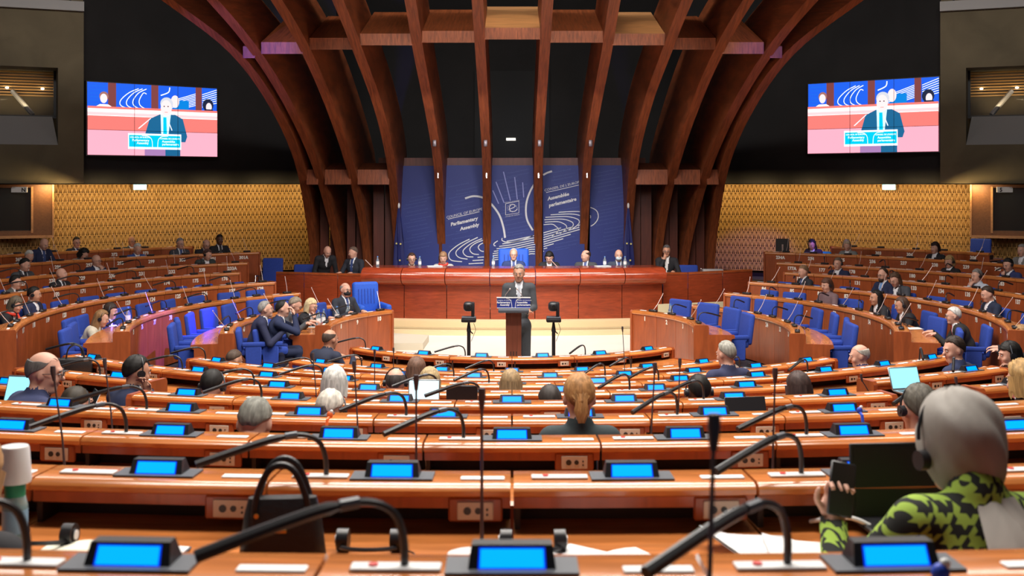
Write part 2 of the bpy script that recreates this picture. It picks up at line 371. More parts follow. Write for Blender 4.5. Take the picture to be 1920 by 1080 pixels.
for sgn, nm in ((-1, 'left'), (1, 'right')):
    for i, tab in enumerate(RB):
        c = rib_curve(tab, sgn); CURV[(sgn, i)] = c; hw = .085; vs = []
        for k, p in enumerate(c):
            f_ = min(1, max(0, (p.z-1.2)/1.6)); bk = Vector((0, 1.3+(1.1 if i < 3 else 2.0)*f_, .45*f_))
            vs += [p+Vector((-hw, 0, 0)), p+Vector((hw, 0, 0)), p+bk+Vector((hw, 0, 0)), p+bk+Vector((-hw, 0, 0))]
        fs = []
        for k in range(len(c)-1):
            for q in range(4): fs.append((4*k+q, 4*k+(q+1) % 4, 4*k+4+(q+1) % 4, 4*k+4+q))
        mb = MB(); mb.add(vs, fs, True)
        o = ob('rib', mb, M_rib); ordn = ['innermost', 'second', 'third', 'fourth', 'fifth', 'outermost'][i]
        tag(o, 'curved laminated timber rib, %s on the %s of the middle' % (ordn, nm), 'rib', 'arched ribs over the presidium')
        if i < 2:
            q = P(961+sgn*itp(tab, 268), 268, itp(DK, 268)-.03); t = MB(); t.rbox(-.035, .035, -.05, .03, -.07, .06, .01); ob('bracket', t, M_darkrod, o).location = q
            q = P(961+sgn*itp(tab, 329), 329, itp(DK, 329)-.03); t = MB(); t.box(-.012, .012, -.04, .02, -.05, .05); ob('clip', t, M_chrome, o).location = q
def beam(yt, yb, a, b, m, label, back, rise, pale=False):
    # beam between two rib curves: front edge yt..yb
    D = itp(DK, (yt+yb)/2)+.12
    x0 = (a[0]*itp(RB[a[1]], yb)); x1 = (b[0]*itp(RB[b[1]], yb))
    pa = P(961+x0, yb, D); pb = P(961+x1, yb, D); ta = P(961+x0, yt, D)
    h = ta.z-pa.z; s0 = 1 if pb.x > pa.x else -1
    xa, xb = pa.x+s0*.07, pb.x-s0*.07
    mb = MB(); vs = []
    for dy, dz in ((0, 0), (back, rise)):
        for x in (xa, xb):
            vs += [(x, D+dy, pa.z+dz), (x, D+dy, pa.z+h+dz)]
    mb.add(vs, [(0, 2, 3, 1), (4, 5, 7, 6), (1, 3, 7, 5), (0, 4, 6, 2), (0, 1, 5, 4), (2, 6, 7, 3)])
    # upright board standing on the beam (seen from below as the broad face above the edge)
    o = ob('crossbeam', mb, m); tag(o, label, 'beam', 'crossbeams between the ribs')
    return o, (xa, xb, D, pa.z+h)
ordw = ['innermost', 'second', 'third', 'fourth', 'fifth', 'outermost']
for sgn, nm in ((-1, 'left'), (1, 'right')):
    for i in range(5):
        up = 52 + [3, 8, 16, 24, 32][i]*1.0
        o, q = beam(up+3, up+25, (sgn, i), (sgn, i+1), M_rib, 'upper crossbeam between the %s and %s ribs on the %s' % (ordw[i], ordw[i+1], nm), 1.9, .50)
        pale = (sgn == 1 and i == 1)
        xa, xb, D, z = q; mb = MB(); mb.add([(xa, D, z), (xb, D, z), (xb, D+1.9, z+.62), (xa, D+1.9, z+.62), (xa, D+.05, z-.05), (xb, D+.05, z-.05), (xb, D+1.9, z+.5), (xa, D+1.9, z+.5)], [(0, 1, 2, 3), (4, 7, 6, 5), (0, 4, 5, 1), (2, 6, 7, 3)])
        ob('top_board', mb, M_pale_lit if pale else M_rib, o)  # paler copy of the rib wood paints in the spotlight on this board
        if i < 2: continue
        o, q = beam(318, 346, (sgn, i), (sgn, i+1), M_rib, 'lower crossbeam between the %s and %s ribs on the %s' % (ordw[i], ordw[i+1], nm), .9, .15)
        if i >= 2:
            x0 = CURV[(sgn, i)][3].x; x1 = CURV[(sgn, i+1)][3].x; lo, hi = min(x0, x1)+.09, max(x0, x1)-.09
            for j in range(2):
                mb = MB(); u0 = lo+(hi-lo)*j/2; u1 = lo+(hi-lo)*(j+1)/2
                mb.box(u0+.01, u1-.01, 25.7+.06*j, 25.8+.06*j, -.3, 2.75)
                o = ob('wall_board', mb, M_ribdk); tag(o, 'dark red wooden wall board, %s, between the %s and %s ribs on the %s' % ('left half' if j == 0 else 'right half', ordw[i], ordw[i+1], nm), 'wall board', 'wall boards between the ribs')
for i in range(1):
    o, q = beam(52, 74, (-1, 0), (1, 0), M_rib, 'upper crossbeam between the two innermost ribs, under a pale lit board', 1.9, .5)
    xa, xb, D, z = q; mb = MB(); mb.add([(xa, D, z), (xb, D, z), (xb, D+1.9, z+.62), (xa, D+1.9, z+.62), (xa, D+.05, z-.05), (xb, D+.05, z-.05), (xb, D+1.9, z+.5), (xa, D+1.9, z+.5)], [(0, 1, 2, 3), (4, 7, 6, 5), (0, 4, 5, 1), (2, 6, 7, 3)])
    ob('top_board', mb, M_pale_lit, o)  # spotlit look of the middle board put into a paler wood colour
mb = MB(); mb.box(-2.9, 2.9, 25.5, 25.75, P(0, 311, 25.5).z, P(0, 296, 25.5).z); tag(ob('crossbeam', mb, M_ribdk), 'long dark beam behind the inner ribs just above the blue banner', 'beam')
spot('beam_spot', (0.2, 15.5, 8.2), (0, 18.9, 5.3), 260, 16, (1, .85, .6), .05)
spot('beam_spot_right', (2.4, 15.3, 8.2), (2.35, 18.9, 5.3), 160, 14, (1, .82, .6), .05)
t = MB(); t.box(-.95, .95, 29.88, 30.0, P(0, 340, 29.9).z, P(0, 133, 29.9).z); mirr = tag(ob('dark_window', t, mat('black_pane', (.008, .008, .009), .5, spec=.1)), 'dark window pane high behind the ribs', 'window')
t = MB(); t.box(-.12, .12, 29.80, 29.9, -.03, .03); q = P(958, 261, 29.8); o = ob('strip_lamp', t, mat('dim_glow', (1, 1, 1), .5, emit=(1, .95, .8), es=1.0)); o.location = (q.x, 0, q.z); tag(o, 'small lit strip in the dark window behind the ribs', 'lamp')
# ============================================================ BANNER
BD = 25.35
def bx(px): return (px-960)*BD/F
def bz_(py): return CZ-(py-345)*BD/F
PAN = [(742, 823), (829, 908), (918, 1004), (1018, 1096), (1106, 1183)]
POLY = [
 ([(872, 372), (886, 368), (900, 369), (912, 374), (925, 387), (937, 405), (944, 427), (947, 446)], 3.6),
 ([(1035, 321), (1022, 326), (1008, 337), (996, 355), (988, 376), (986, 396), (989, 414), (999, 432)], 3.4),
 ([(1105, 388), (1116, 393), (1121, 400), (1121, 410), (1114, 420), (1102, 427)], 1.6)]
for a in (((578, 40), (480, 90), (405, 150), (391, 195), (420, 232), (510, 243)), ((652, 24), (550, 75), (470, 135), (456, 175), (490, 208), (560, 220)),
          ((690, 35), (600, 75), (530, 130), (522, 165), (555, 195), (612, 200)), ((700, 50), (635, 75), (588, 112), (583, 145), (612, 172), (662, 178)),
          ((710, 70), (668, 92), (657, 118), (680, 145), (712, 152)), ((832, 55), (800, 78), (798, 95), (812, 102)),
          ((872, 30), (870, 50), (900, 65), (960, 68), (1050, 48), (1150, 8))):
    POLY.append(([(760+x/4.8, 440+y/4.8) for x, y in a], 1.7))
for k in range(9):                                     # rising bundle of lines
    xs = (950, 942, 936, 931, 926, 924, 924, 924, 924)[k]; xe = (1057, 1075, 1087, 1087, 1075, 1060, 1041, 1031, 1023)[k]
    ln = [(x, (456+4.0*k) if x <= 920 else (456+4*k-(x-920)*.13 if x <= 960 else (450.8+4.1*k-(x-960)*.22 if x <= 1000 else 442+4.3*k-(x-1000)*.285))) for x in range(xs, xe+1, 6)]
    POLY.append((ln, 1.6))
for a in (((570, 262), (712, 254)), ((605, 233), (712, 226)), ((650, 204), (712, 200))): POLY.append(([(760+x/4.8, 440+y/4.8) for x, y in a], 1.7))
for k, (xs, xe) in enumerate(((350, 590), (290, 545), (250, 505), (232, 460), (225, 410), (222, 350))):
    y = 468+k*19                                       # nested bends on the right
    POLY.append(([(960+xs/4, 280+(y+4)/4), (960+(xs*.4+xe*.6)/4, 280+(y-2)/4), (960+(xe-22)/4, 280+(y+14)/4), (960+xe/4, 280+(y+36)/4), (960+(xe-14)/4, 280+(y+62)/4), (960+(xe-50)/4, 280+(y+88)/4)], 1.5))
RAYS = [((924, 357), (935, 382)), ((930, 341), (945, 380)), ((944, 322), (957, 376)), ((965, 332), (970, 374)), ((980, 342), (982, 370))]
for i, (x0, x1) in enumerate(PAN):
    wht = ['far left', 'left', 'middle', 'right', 'far right'][i]
    b = thing('banner', 'tall blue printed banner between the ribs, %s panel' % wht, 'banner', ((bx(x0)+bx(x1))/2, BD, 0), 0, 'blue banner panels behind the presidium')
    cx = b.location.x; t = MB(); t.box(bx(x0)-cx, bx(x1)-cx, 0, .04, .4, bz_(310 if i else 311)); ob('board', t, M_ban, b)
    for pts, wd in POLY:
        sp = smooth_pts(pts, 8); seg = []
        for p in sp+[(9999, 0)]:
            if x0+.5 < p[0] < x1-.5: seg.append((bx(p[0])-cx, bz_(p[1])))
            else:
                if len(seg) > 1: t = MB(); ribbon(t, seg, wd*BD/F, -.006); ob('emblem_line', t, M_wtext, b)
                seg = []
    if i == 2:
        for p, q in RAYS: t = MB(); ribbon(t, [(bx(p[0])-cx, bz_(p[1])), (bx(q[0])-cx, bz_(q[1]))], 1.9*BD/F, -.005); ob('ray', t, M_banray, b)
        t = MB()
        for p, q in (((948, 382), (973, 377)), ((948, 403), (973, 399)), ((948, 382), (948, 403)), ((973, 377), (973, 399))): ribbon(t, [(bx(p[0])-cx, bz_(p[1])), (bx(q[0])-cx, bz_(q[1]))], .8*BD/F, -.006)
        for k in range(12):
            an = k*PI/6; ribbon(t, [(bx(960.5+9*math.cos(an))-cx-.006, bz_(390+7*math.sin(an))), (bx(960.5+9*math.cos(an))-cx+.008, bz_(390+7*math.sin(an)))], .014, -.007)
        ribbon(t, [(bx(x)-cx, bz_(y)) for x, y in smooth_pts([(956, 392), (963, 389), (966, 386), (962, 383), (957, 385), (955, 391), (958, 396), (965, 396), (970, 392)], 4)], 1.3*BD/F, -.008)
        ob('emblem', t, M_wtext, b)
        put_text('emblem_text', 'COUNCIL OF EUROPE', (bx(960)-cx, -.006, bz_(379)), M_wtext, b, size=.032, shear=.16)
        put_text('emblem_text', "CONSEIL DE L'EUROPE", (bx(961)-cx, -.006, bz_(405)), M_wtext, b, size=.030, shear=.16)
    if i == 1:
        put_text('lettering', 'COUNCIL OF EUROPE', (bx(870.5)-cx, -.006, bz_(402)), M_wtext, b, size=.078, shear=.24)
        put_text('lettering', 'Parliamentary', (bx(870.5)-cx, -.006, bz_(418)), M_wtext, b, size=.105, thick=.004, shear=.24)
        put_text('lettering', 'Assembly', (bx(880.5)-cx, -.006, bz_(428)), M_wtext, b, size=.105, thick=.004, shear=.24)
        t = MB(); ribbon(t, [(bx(840)-cx, bz_(411)), (bx(899)-cx, bz_(397))], .012, -.006); ob('underline', t, M_wtext, b)
    if i == 3:
        put_text('lettering', "CONSEIL DE L'EUROPE", (bx(1055)-cx, -.006, bz_(351)), M_wtext, b, size=.078, shear=.24)
        put_text('lettering', 'Assemblée', (bx(1047)-cx, -.006, bz_(371)), M_wtext, b, size=.105, thick=.004, shear=.24)
        put_text('lettering', 'parlementaire', (bx(1055)-cx, -.006, bz_(382)), M_wtext, b, size=.105, thick=.004, shear=.24)
        t = MB(); ribbon(t, [(bx(1024)-cx, bz_(361)), (bx(1085)-cx, bz_(347))], .012, -.006); ob('underline', t, M_wtext, b)
    # faint repeated lettering, one joined sheet per panel
    rng = random.Random(i); vs = []; fs = []
    words = ['Parliamentary Assembly', 'Assemblée parlementaire']
    y = 322 if i > 1 else 352
    if i == 0: y = 368
    if i == 1: y = 348
    r_ = 0
    while y < 470:
        me = text_mesh(words[r_ % 2], M_bantx, size=.047, shear=.2, res=1)
        xm = (x0+x1)/2 + rng.uniform(-12, 12); off = Vector((bx(xm)-cx, -.003, bz_(y))); n0 = len(vs)
        hwid = .30
        if abs(off.x) + hwid < (bx(x1)-bx(x0))/2+.02:
            vs += [tuple(v.co+off) for v in me.vertices]; fs += [tuple(n0+q for q in p.vertices) for p in me.polygons]
        y += 7.0; r_ += 1
    t = MB(); t.add(vs, fs); o = ob('faint_lettering', t, M_bantx, b); o['kind'] = 'stuff'
# flags beside the banner
for sgn, px in ((-1, 748), (1, 1178)):
    q = P(px, 495, 24.4); nm = 'left' if sgn < 0 else 'right'
    f_ = thing('flag', 'furled dark blue flag with gold stars at the %s end of the banner' % nm, 'flag', (q.x, 24.4, .2))
    t = MB(); t.tube([(0, 0, 0), (0, 0, 1.9)], .012, 8); ob('pole', t, M_white, f_)
    t = MB(); t.ell((0, 0, 1.93), (.025, .025, .06), 8, 6); ob('finial', t, M_white, f_)
    t = MB(); n = 28; vs = []; L_ = [(1.88, .02), (1.6, .045), (1.2, .085), (.8, .11), (.3, .13), (.1, .13)]
    for z, r in L_:
        for k in range(n): an = 2*PI*k/n; rr = r*(1+.25*math.cos(6*an+z*3)); vs.append((rr*math.cos(an), rr*math.sin(an)*.7, z))
    t.add(vs, [(i*n+k, i*n+(k+1) % n, (i+1)*n+(k+1) % n, (i+1)*n+k) for i in range(len(L_)-1) for k in range(n)], True); ob('cloth', t, mat('flag_blue', (.012, .016, .12), .7), f_)
    for x, z in ((-.04, 1.15), (.045, 1.14), (-.08, .66), (.0, .64), (.07, .68), (.03, .80)):
        t = MB(); pts = []
        for k in range(10): an = PI/2+k*PI/5; rr = .026 if k % 2 == 0 else .011; pts.append((rr*math.cos(an), rr*math.sin(an)))
        t.prism(pts, -.004, .0); ob('star', t, mat('star_gold', (.85, .72, .2), .5), f_, (x, -.115, z))
# ============================================================ SCREENS
def M_em(name, c, s=1.): return mat('screen_'+name, (0, 0, 0), .4, emit=c, es=s, spec=.2)
E = dict(blue=M_em('blue', (.01, .09, .62)), post=M_em('post', (.16, .04, .04)), white=M_em('white', (.85, .92, 1.)), pinkw=M_em('pink_white', (1., .75, .74), 1.1), salmon=M_em('salmon', (.70, .16, .14)),
         pink=M_em('pink', (.85, .33, .42)), suit=M_em('suit', (.01, .10, .22)), face=M_em('face', (.85, .62, .62)), hair=M_em('hair', (.50, .52, .58)), dk=M_em('dark', (.01, .015, .04)), teal=M_em('teal', (.0, .42, .62), 1.1),
         shirt=M_em('shirt', (.55, .85, .95)), lect=M_em('lectern', (.30, .16, .35)), bl2=M_em('chair', (.0, .17, .55)), hairb=M_em('brown_hair', (.28, .12, .10)))
SW, SH = 2.78, 1.60
def make_screen(sgn):
    nm = 'left' if sgn < 0 else 'right'
    a0 = solve_phi(12.40, 960+sgn*(557 if sgn > 0 else 554), 5, 90); a1 = solve_phi(12.40, 960+sgn*(802 if sgn > 0 else 797), 5, 90)
    p, q = pol(12.38, a0), pol(12.38, a1)
    L_, R_ = (q, p) if sgn < 0 else (p, q)
    mid = (L_+R_)/2; d = R_-L_; W = d.length; rz = math.atan2(d.y, d.x)
    zt = CZ+(345-(153 if sgn < 0 else 158))*L_.y/F; zb = CZ+(345-(290 if sgn < 0 else 288))*L_.y/F
    H = (zt-zb)*1.0
    s = thing('video_wall', 'large video wall on the dark wall at %s showing the speaker at the lectern' % nm, 'screen', (mid.x, mid.y, (zt+zb)/2), rz)
    t = MB(); t.box(-W/2-.02, W/2+.02, .0, .10, -H/2-.02, H/2+.02); ob('housing', t, M_black, s)
    X = lambda u: (u-.5)*W
    Z = lambda v: (.5-v)*H
    c = [0]
    def poly(name, pts, m):
        c[0] += 1; t = MB(); y = -.003-.0012*c[0]; vs = [(X(u), y, Z(v)) for u, v in pts]; t.add(vs, [tuple(range(len(vs)))]); return ob(name, t, m, s)
    def el(name, u, v, ru, rv, m): return poly(name, [(u+ru*math.cos(2*PI*k/20), v+rv*math.sin(2*PI*k/20)) for k in range(20)], m)
    R = lambda name, u0, v0, u1, v1, m: poly(name, [(u0, v0), (u1, v0), (u1, v1), (u0, v1)], m)
    R('picture_backdrop', 0, 0, 1, .36, E['blue'])
    t = MB(); c[0] += 1; y = -.003-.0012*c[0]
    def crv(pts, w=.006): ribbon(t, [(X(a), Z(b)) for a, b in smooth_pts(pts, 5)], w*W, y)
    for k in range(4): crv([(.44-.02*k*0+.0, .07+.02*k) if k == 3 else (.38+.03*k, .06), (.31+.035*k, .12), (.25+.045*k, .22), (.24+.05*k, .29), (.27+.05*k, .33), (.33+.04*k, .345)])
    for k in range(8): crv([(.60+.0*k, .22+.02*k), (.70, .17+.022*k), (.83, .09+.024*k)], .005)
    for k in range(7): crv([(.88, .10+.03*k), (.94, .06+.03*k), (1.0, .02+.032*k)], .005)
    crv([(.62, .02), (.61, .09), (.55, .14)], .008)
    ob('picture_arcs', t, E['white'], s)
    for k in range(6): R('picture_backdrop_line', .02, .05+.05*k, .13, .052+.05*k, E['bl2'])
    for u0, u1 in ((.15, .21), (.475, .53), (.825, .875)): R('picture_post', u0, 0, u1, .36, E['post'])
    el('picture_hair', .12, .19, .034, .065, E['hairb']); el('picture_face', .118, .22, .026, .065, E['face']); poly('picture_jacket', [(.05, .345), (.09, .30), (.15, .30), (.19, .345)], E['pinkw'])
    poly('picture_chair', [(.70, .20), (.77, .20), (.77, .36), (.62, .36)], E['bl2'])
    el('picture_face', .66, .22, .033, .09, E['face'])
    el('picture_hair', .925, .25, .045, .09, E['dk']); el('picture_face', .932, .28, .024, .065, E['face']); poly('picture_dress', [(.88, .37), (.90, .31), (.96, .31), (.99, .37)], E['dk'])
    R('picture_desk_highlight', 0, .335, 1, .47, E['pinkw']); R('picture_desk_edge', 0, .33, 1, .36, E['salmon']); R('picture_desk_sheen', 0, .41, 1, .45, M_em('sheen', (.95, .50, .52))); R('picture_desk_front', 0, .46, 1, .66, E['salmon']); R('picture_desk_lower', 0, .655, 1, 1, E['pink'])
    poly('picture_suit', [(.425, .70), (.46, .48), (.54, .41), (.66, .41), (.72, .47), (.755, .72), (.74, .80), (.70, .80), (.70, 1), (.55, 1), (.5, .70)], E['suit'])
    poly('picture_shirt', [(.545, .41), (.625, .40), (.605, .72), (.55, .72)], E['shirt']); poly('picture_tie', [(.565, .45), (.59, .45), (.595, .72), (.565, .72)], E['teal'])
    el('picture_hair', .592, .255, .05, .09, E['hair']); el('picture_face', .588, .32, .043, .115, E['face'])
    for u in (.572, .602): el('picture_eye', u, .295, .006, .008, E['dk'])
    R('picture_mouth', .575, .375, .6, .382, E['salmon'])
    poly('picture_microphone', [(.37, .62), (.465, .47), (.47, .475), (.378, .625)], E['white']); poly('picture_microphone', [(.60, .50), (.605, .497), (.635, .63), (.63, .64)], E['white'])
    R('picture_sign_frame', .295, .69, .705, .91, E['white']); R('picture_sign', .302, .715, .698, .88, E['teal']); R('picture_lectern', .42, .91, .58, 1, E['lect'])
    yy = -.0035-.0012*(c[0]+1)
    for tx_, u, v, sz in (('COUNCIL OF EUROPE', .385, .755, .055), ('Parliamentary', .39, .80, .085), ('Assembly', .405, .84, .085), ("CONSEIL DE L'EUROPE", .615, .765, .055), ('Assemblée', .605, .81, .085), ('parlementaire', .62, .85, .085)):
        put_text('picture_lettering', tx_, (X(u), yy, Z(v)), E['white'], s, size=sz*.8, thick=.001)
    t = MB()
    ribbon(t, [(X(a), Z(b)) for a, b in smooth_pts([(.40, .72), (.45, .73), (.475, .78), (.48, .88)], 5)], .012, yy); ribbon(t, [(X(a), Z(b)) for a, b in smooth_pts([(.60, .72), (.55, .73), (.525, .78), (.52, .88)], 5)], .012, yy); ob('picture_sign_arc', t, E['white'], s)
    for u in (.342, .678):
        t = MB(); t.box(X(u)-.004, X(u)+.004, yy-.004, yy-.001, -H/2, H/2); ob('bezel', t, M_black, s)
    t = MB(); t.box(-W/2, W/2, yy-.004, yy-.001, Z(.655)-.004, Z(.655)+.004); ob('bezel', t, M_black, s)
make_screen(-1); make_screen(1)
# ============================================================ PRESIDIUM, PLATFORM, COUNTERS
YC = 31.6; RP = 11.0            # presidium front arc: centre (0, 31.6), front at y = 20.6
pr = thing('presidium_desk', 'long curved red-brown presidium desk with a rounded glossy top edge', 'desk', (0, 20.6, .12))
edges = [683, 757, 837, 919, 1003, 1085, 1167, 1243]
def pang(px):                   # angle on the arc where x/y shows at px
    u = (px-960)/F; x = 0
    for _ in range(20): x = u*(YC-math.sqrt(max(0, RP*RP-x*x)))
    return math.asin(x/RP)
top = 1.10-.12
nose = [(.0, top)]+[(-.0-.19*math.sin(PI*k/8)-.02*k/8, top-.30*(1-math.cos(PI*k/8))/2) for k in range(9)]
prof_n = [(.55, top)]+nose+[(.05, top-.33), (.55, top-.33)]
prof_n = [(r, z) for r, z in prof_n]
def psweep(prof, a0, a1, n=4, smooth=False):
    mb = MB(); vs = []; m = len(prof)
    for i in range(n+1):
        a = a0+(a1-a0)*i/n
        for r, z in prof: rr = RP-r; vs.append((rr*math.sin(a), YC-20.6-rr*math.cos(a), z))
    fs = [(i*m+k, i*m+(k+1) % m, (i+1)*m+(k+1) % m, (i+1)*m+k) for i in range(n) for k in range(m)]+[tuple(range(m)), tuple(range(n*m+m-1, n*m-1, -1))]
    return mb.add(vs, fs, smooth)
for i in range(7):
    a0, a1 = pang(edges[i]), pang(edges[i+1]); g = .0006
    mb = psweep(prof_n, a0+g, a1-g, 4, True); ob('top_panel', mb, M_nose, pr)
    mb = psweep([(.03, 0), (.03, top-.31), (.07, top-.31), (.07, 0)], a0+g, a1-g); ob('front_panel', mb, M_pres, pr)
mb = psweep([(.10, .0), (.10, .2), (.55, .2), (.55, 0)], pang(683), pang(1243), 14); ob('plinth', mb, M_dark, pr)
# steps: two cream risers with an olive tread
def step(name, r, z0, z1, m, px0=560, px1=1320):
    mb = MB(); n = 20; vs = []
    a0, a1 = math.asin((px0-960)/F*20.0/r), math.asin((px1-960)/F*20.0/r); prof = [(0, z0), (0, z1), (2.3, z1), (2.3, z0)]
    for i in range(n+1):
        a = a0+(a1-a0)*i/n
        for q, z in prof: rr = r-q; vs.append((rr*math.sin(a), YC-rr*math.cos(a), z))
    m_ = 4; fs = [(i*m_+k, i*m_+(k+1) % m_, (i+1)*m_+(k+1) % m_, (i+1)*m_+k) for i in range(n) for k in range(m_)]+[tuple(range(4)), tuple(range(n*4+3, n*4-1, -1))]
    mb.add(vs, fs); return struct(name, mb, m)
step('trim_step_lower', RP+.70, -.02, .075, M_cream); step('trim_step_tread', RP+.50, .0, .09, M_olive); step('trim_step_upper', RP+.28, .0, .20, M_cream)
# low white platform on the left of the stage, pale half wall on the right
mb = MB(); a, b_, c_, d_ = P(690, 640, 0), P(802, 630, 0), P(800, 652, 0), P(640, 668, 0)
mb.add([(-2.6, 18.2, .11), (-1.38, 18.2, .11), (-1.36, 19.2, .11), (-2.9, 19.8, .11), (-2.6, 18.2, 0), (-1.38, 18.2, 0), (-1.36, 19.2, 0), (-2.9, 19.8, 0)], [(0, 1, 2, 3), (4, 7, 6, 5), (0, 4, 5, 1), (1, 5, 6, 2), (2, 6, 7, 3), (3, 7, 4, 0)])
tag(ob('platform', mb, mat('pale_floor', (.60, .54, .42), .6)), 'low cream platform on the stage floor by the left desks', 'platform')
pa, pb = P(1234, 571, 20.5), P(1357, 566, 20.9)
mb = MB(); mb.add([(pa.x, pa.y, 0), (pb.x, pb.y, 0), (pb.x, pb.y, pb.z), (pa.x, pa.y, pa.z), (pa.x, pa.y+.06, 0), (pb.x, pb.y+.06, 0), (pb.x, pb.y+.06, pb.z), (pa.x, pa.y+.06, pa.z)], [(0, 1, 2, 3), (4, 7, 6, 5), (0, 3, 7, 4), (1, 5, 6, 2), (3, 2, 6, 7)])
tag(ob('low_screen', mb, mat('cream_panel', (.62, .55, .36), .6)), 'low cream panel behind the front right desks', 'panel')
# side counters
def counter(pxs, ytop, side, D0, D1):
    n = len(pxs)-1
    for i in range(n):
        f0, f1 = i/n, (i+1)/n; A = P(pxs[i], ytop[i], D0+(D1-D0)*f0); B = P(pxs[i+1], ytop[i+1], D0+(D1-D0)*f1)
        c = thing('counter', 'red-brown wooden counter section %s of the presidium, %s' % (side, ['nearest the presidium desk', 'middle', 'far end'][i]), 'counter', (A.x, A.y, 0), 0, 'wooden counters beside the presidium')
        d = B-A; g = d.normalized()*.006; u = Vector((0, 1, 0)); h0 = A.z; h1 = B.z
        def slab(mb, y0, y1, za, zb, oz=0):
            vs = []
            for q, z in ((g, za), (d-g, zb)):
                q = Vector((q.x, q.y, 0))
                vs += [q+u*y0+Vector((0, 0, z if oz else 0)), q+u*y1+Vector((0, 0, z if oz else 0)), q+u*y1+Vector((0, 0, z+oz)), q+u*y0+Vector((0, 0, z+oz))]
            mb.add(vs, [(0, 1, 2, 3), (4, 7, 6, 5), (0, 4, 5, 1), (1, 5, 6, 2), (2, 6, 7, 3), (3, 7, 4, 0)])
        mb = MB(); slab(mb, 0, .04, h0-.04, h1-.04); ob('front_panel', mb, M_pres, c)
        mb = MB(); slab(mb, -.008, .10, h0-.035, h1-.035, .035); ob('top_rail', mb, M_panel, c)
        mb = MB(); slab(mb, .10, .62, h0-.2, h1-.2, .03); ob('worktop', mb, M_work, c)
counter([684, 633, 570, 517], [513, 513, 511, 510], 'on the left', 21.2, 21.9)
counter([1243, 1290, 1355, 1411], [511, 511, 508, 505], 'on the right', 21.2, 21.9)
# ============================================================ LECTERN, CAMERAS
q = P(963, 560, 14.6); lx = q.x
le = thing('lectern', 'narrow wooden lectern with a blue and white sign on the stage', 'lectern', (lx, 14.6, -.0))
mb = MB(); mb.prism([(-.092, .03), (.092, .03), (.098, 1.0), (-.098, 1.0)], -.02, .10); ob('body', mb, mat('lectern_wood', (.20, .055, .03), .4, grain=.3, gscale=(30, 30, 2)), le)
for x in (-.035, .0, .035): mb = MB(); mb.box(x-.006, x+.006, -.026, -.02, .18, .5); ob('groove', mb, M_dark, le)
mb = MB(); mb.rbox(-.16, .16, -.06, .16, -.0, .04, .008); ob('foot', mb, M_dark, le)
mb = MB(); mb.rbox(-.19, .19, -.05, .26, 1.0, 1.04, .01, M=Matrix.Rotation(.1, 4, 'X')); ob('top', mb, M_grey, le)
sg = MB(); sg.box(-.206, .206, -.085, -.07, 1.045, 1.175); so = ob('sign', sg, M_ban, le)
mb = MB(); mb.box(-.210, .210, -.09, -.066, 1.168, 1.18); ob('frame_strip', mb, M_white, so); mb = MB(); mb.box(-.206, .206, -.09, -.066, 1.043, 1.049); ob('frame_strip', mb, M_white, so)
for tx_, x, z, sz, th in (('COUNCIL OF EUROPE', -.12, 1.135, .019, 0), ('Parliamentary', -.125, 1.105, .030, .001), ('Assembly', -.11, 1.075, .030, .001), ("CONSEIL DE L'EUROPE", .125, 1.135, .019, 0), ('Assemblée', .105, 1.105, .030, .001), ('parlementaire', .125, 1.075, .030, .001)):
    put_text('lettering', tx_, (x, -.0865, z), M_wtext, so, size=sz, thick=th)
mb = MB()
for s_ in (-1, 1): ribbon(mb, smooth_pts([(s_*.09, 1.163), (s_*.045, 1.150), (s_*.026, 1.11), (s_*.02, 1.05)], 6), .005, -.0865)
ob('arc', mb, M_wtext, so)
for s_ in (-1, 1):
    mb = MB(); mb.tube([(s_*.14, .1, 1.05), (s_*.10, .03, 1.2), (s_*.05, -.02, 1.27)], .004, 6); mb.ell((s_*.045, -.025, 1.275), (.010, .010, .014), 8, 6); ob('microphone', mb, M_rod, le)
def ptz(px, py, nm):
    q = P(px, py, 14.25)
    c = thing('remote_camera', 'black remote camera on a tall stand %s of the lectern' % nm, 'camera', (q.x, 14.25, -.02), 0, 'remote cameras on stands')
    z = q.z+.02; mb = MB(); mb.tube([(0, 0, .02), (0, 0, z-.30)], .022, 12); mb.tube([(0, 0, z-.30), (0, 0, z-.18)], [.028, .012], 12); ob('stand', mb, M_black, c)
    for k in range(3): a = k*2*PI/3+.5; mb = MB(); mb.tube([(0, 0, .12), (.28*math.cos(a), .28*math.sin(a), .015)], .012, 6); ob('leg', mb, M_black, c)
    mb = MB(); mb.rbox(-.09, .09, -.08, .08, z-.185, z-.135, .014); ob('base', mb, M_black, c)
    mb = MB(); mb.rbox(-.085, .085, -.075, .075, z-.135, z-.120, .006); ob('base_top', mb, M_grey, c)
    mb = MB(); mb.rbox(.03, .07, -.045, .045, z-.125, z+.055, .014); ob('yoke', mb, M_black, c)
    mb = MB(); mb.rbox(-.065, .055, -.06, .07, z-.055, z+.06, .04, 3); mb.tube([(0, -.04, 0+z), (0, -.085, z)], .032, 14); h = ob('camera_head', mb, M_black, c)
    mb = MB(); mb.tube([(0, -.085, z), (0, -.09, z)], .022, 12); ob('lens', mb, M_glass, h)
    mb = MB(); mb.tube([(.02, 0, z-.3), (.05, 0, z-.33)], .008, 6); ob('knob', mb, M_black, c); mb = MB(); mb.tube([(.06, .0, z-.2), (.085, 0, z-.28), (.03, 0, z-.42)], .003, 5); ob('cable', mb, M_black, c)
ptz(879, 575, 'left'); ptz(1038, 575, 'right')
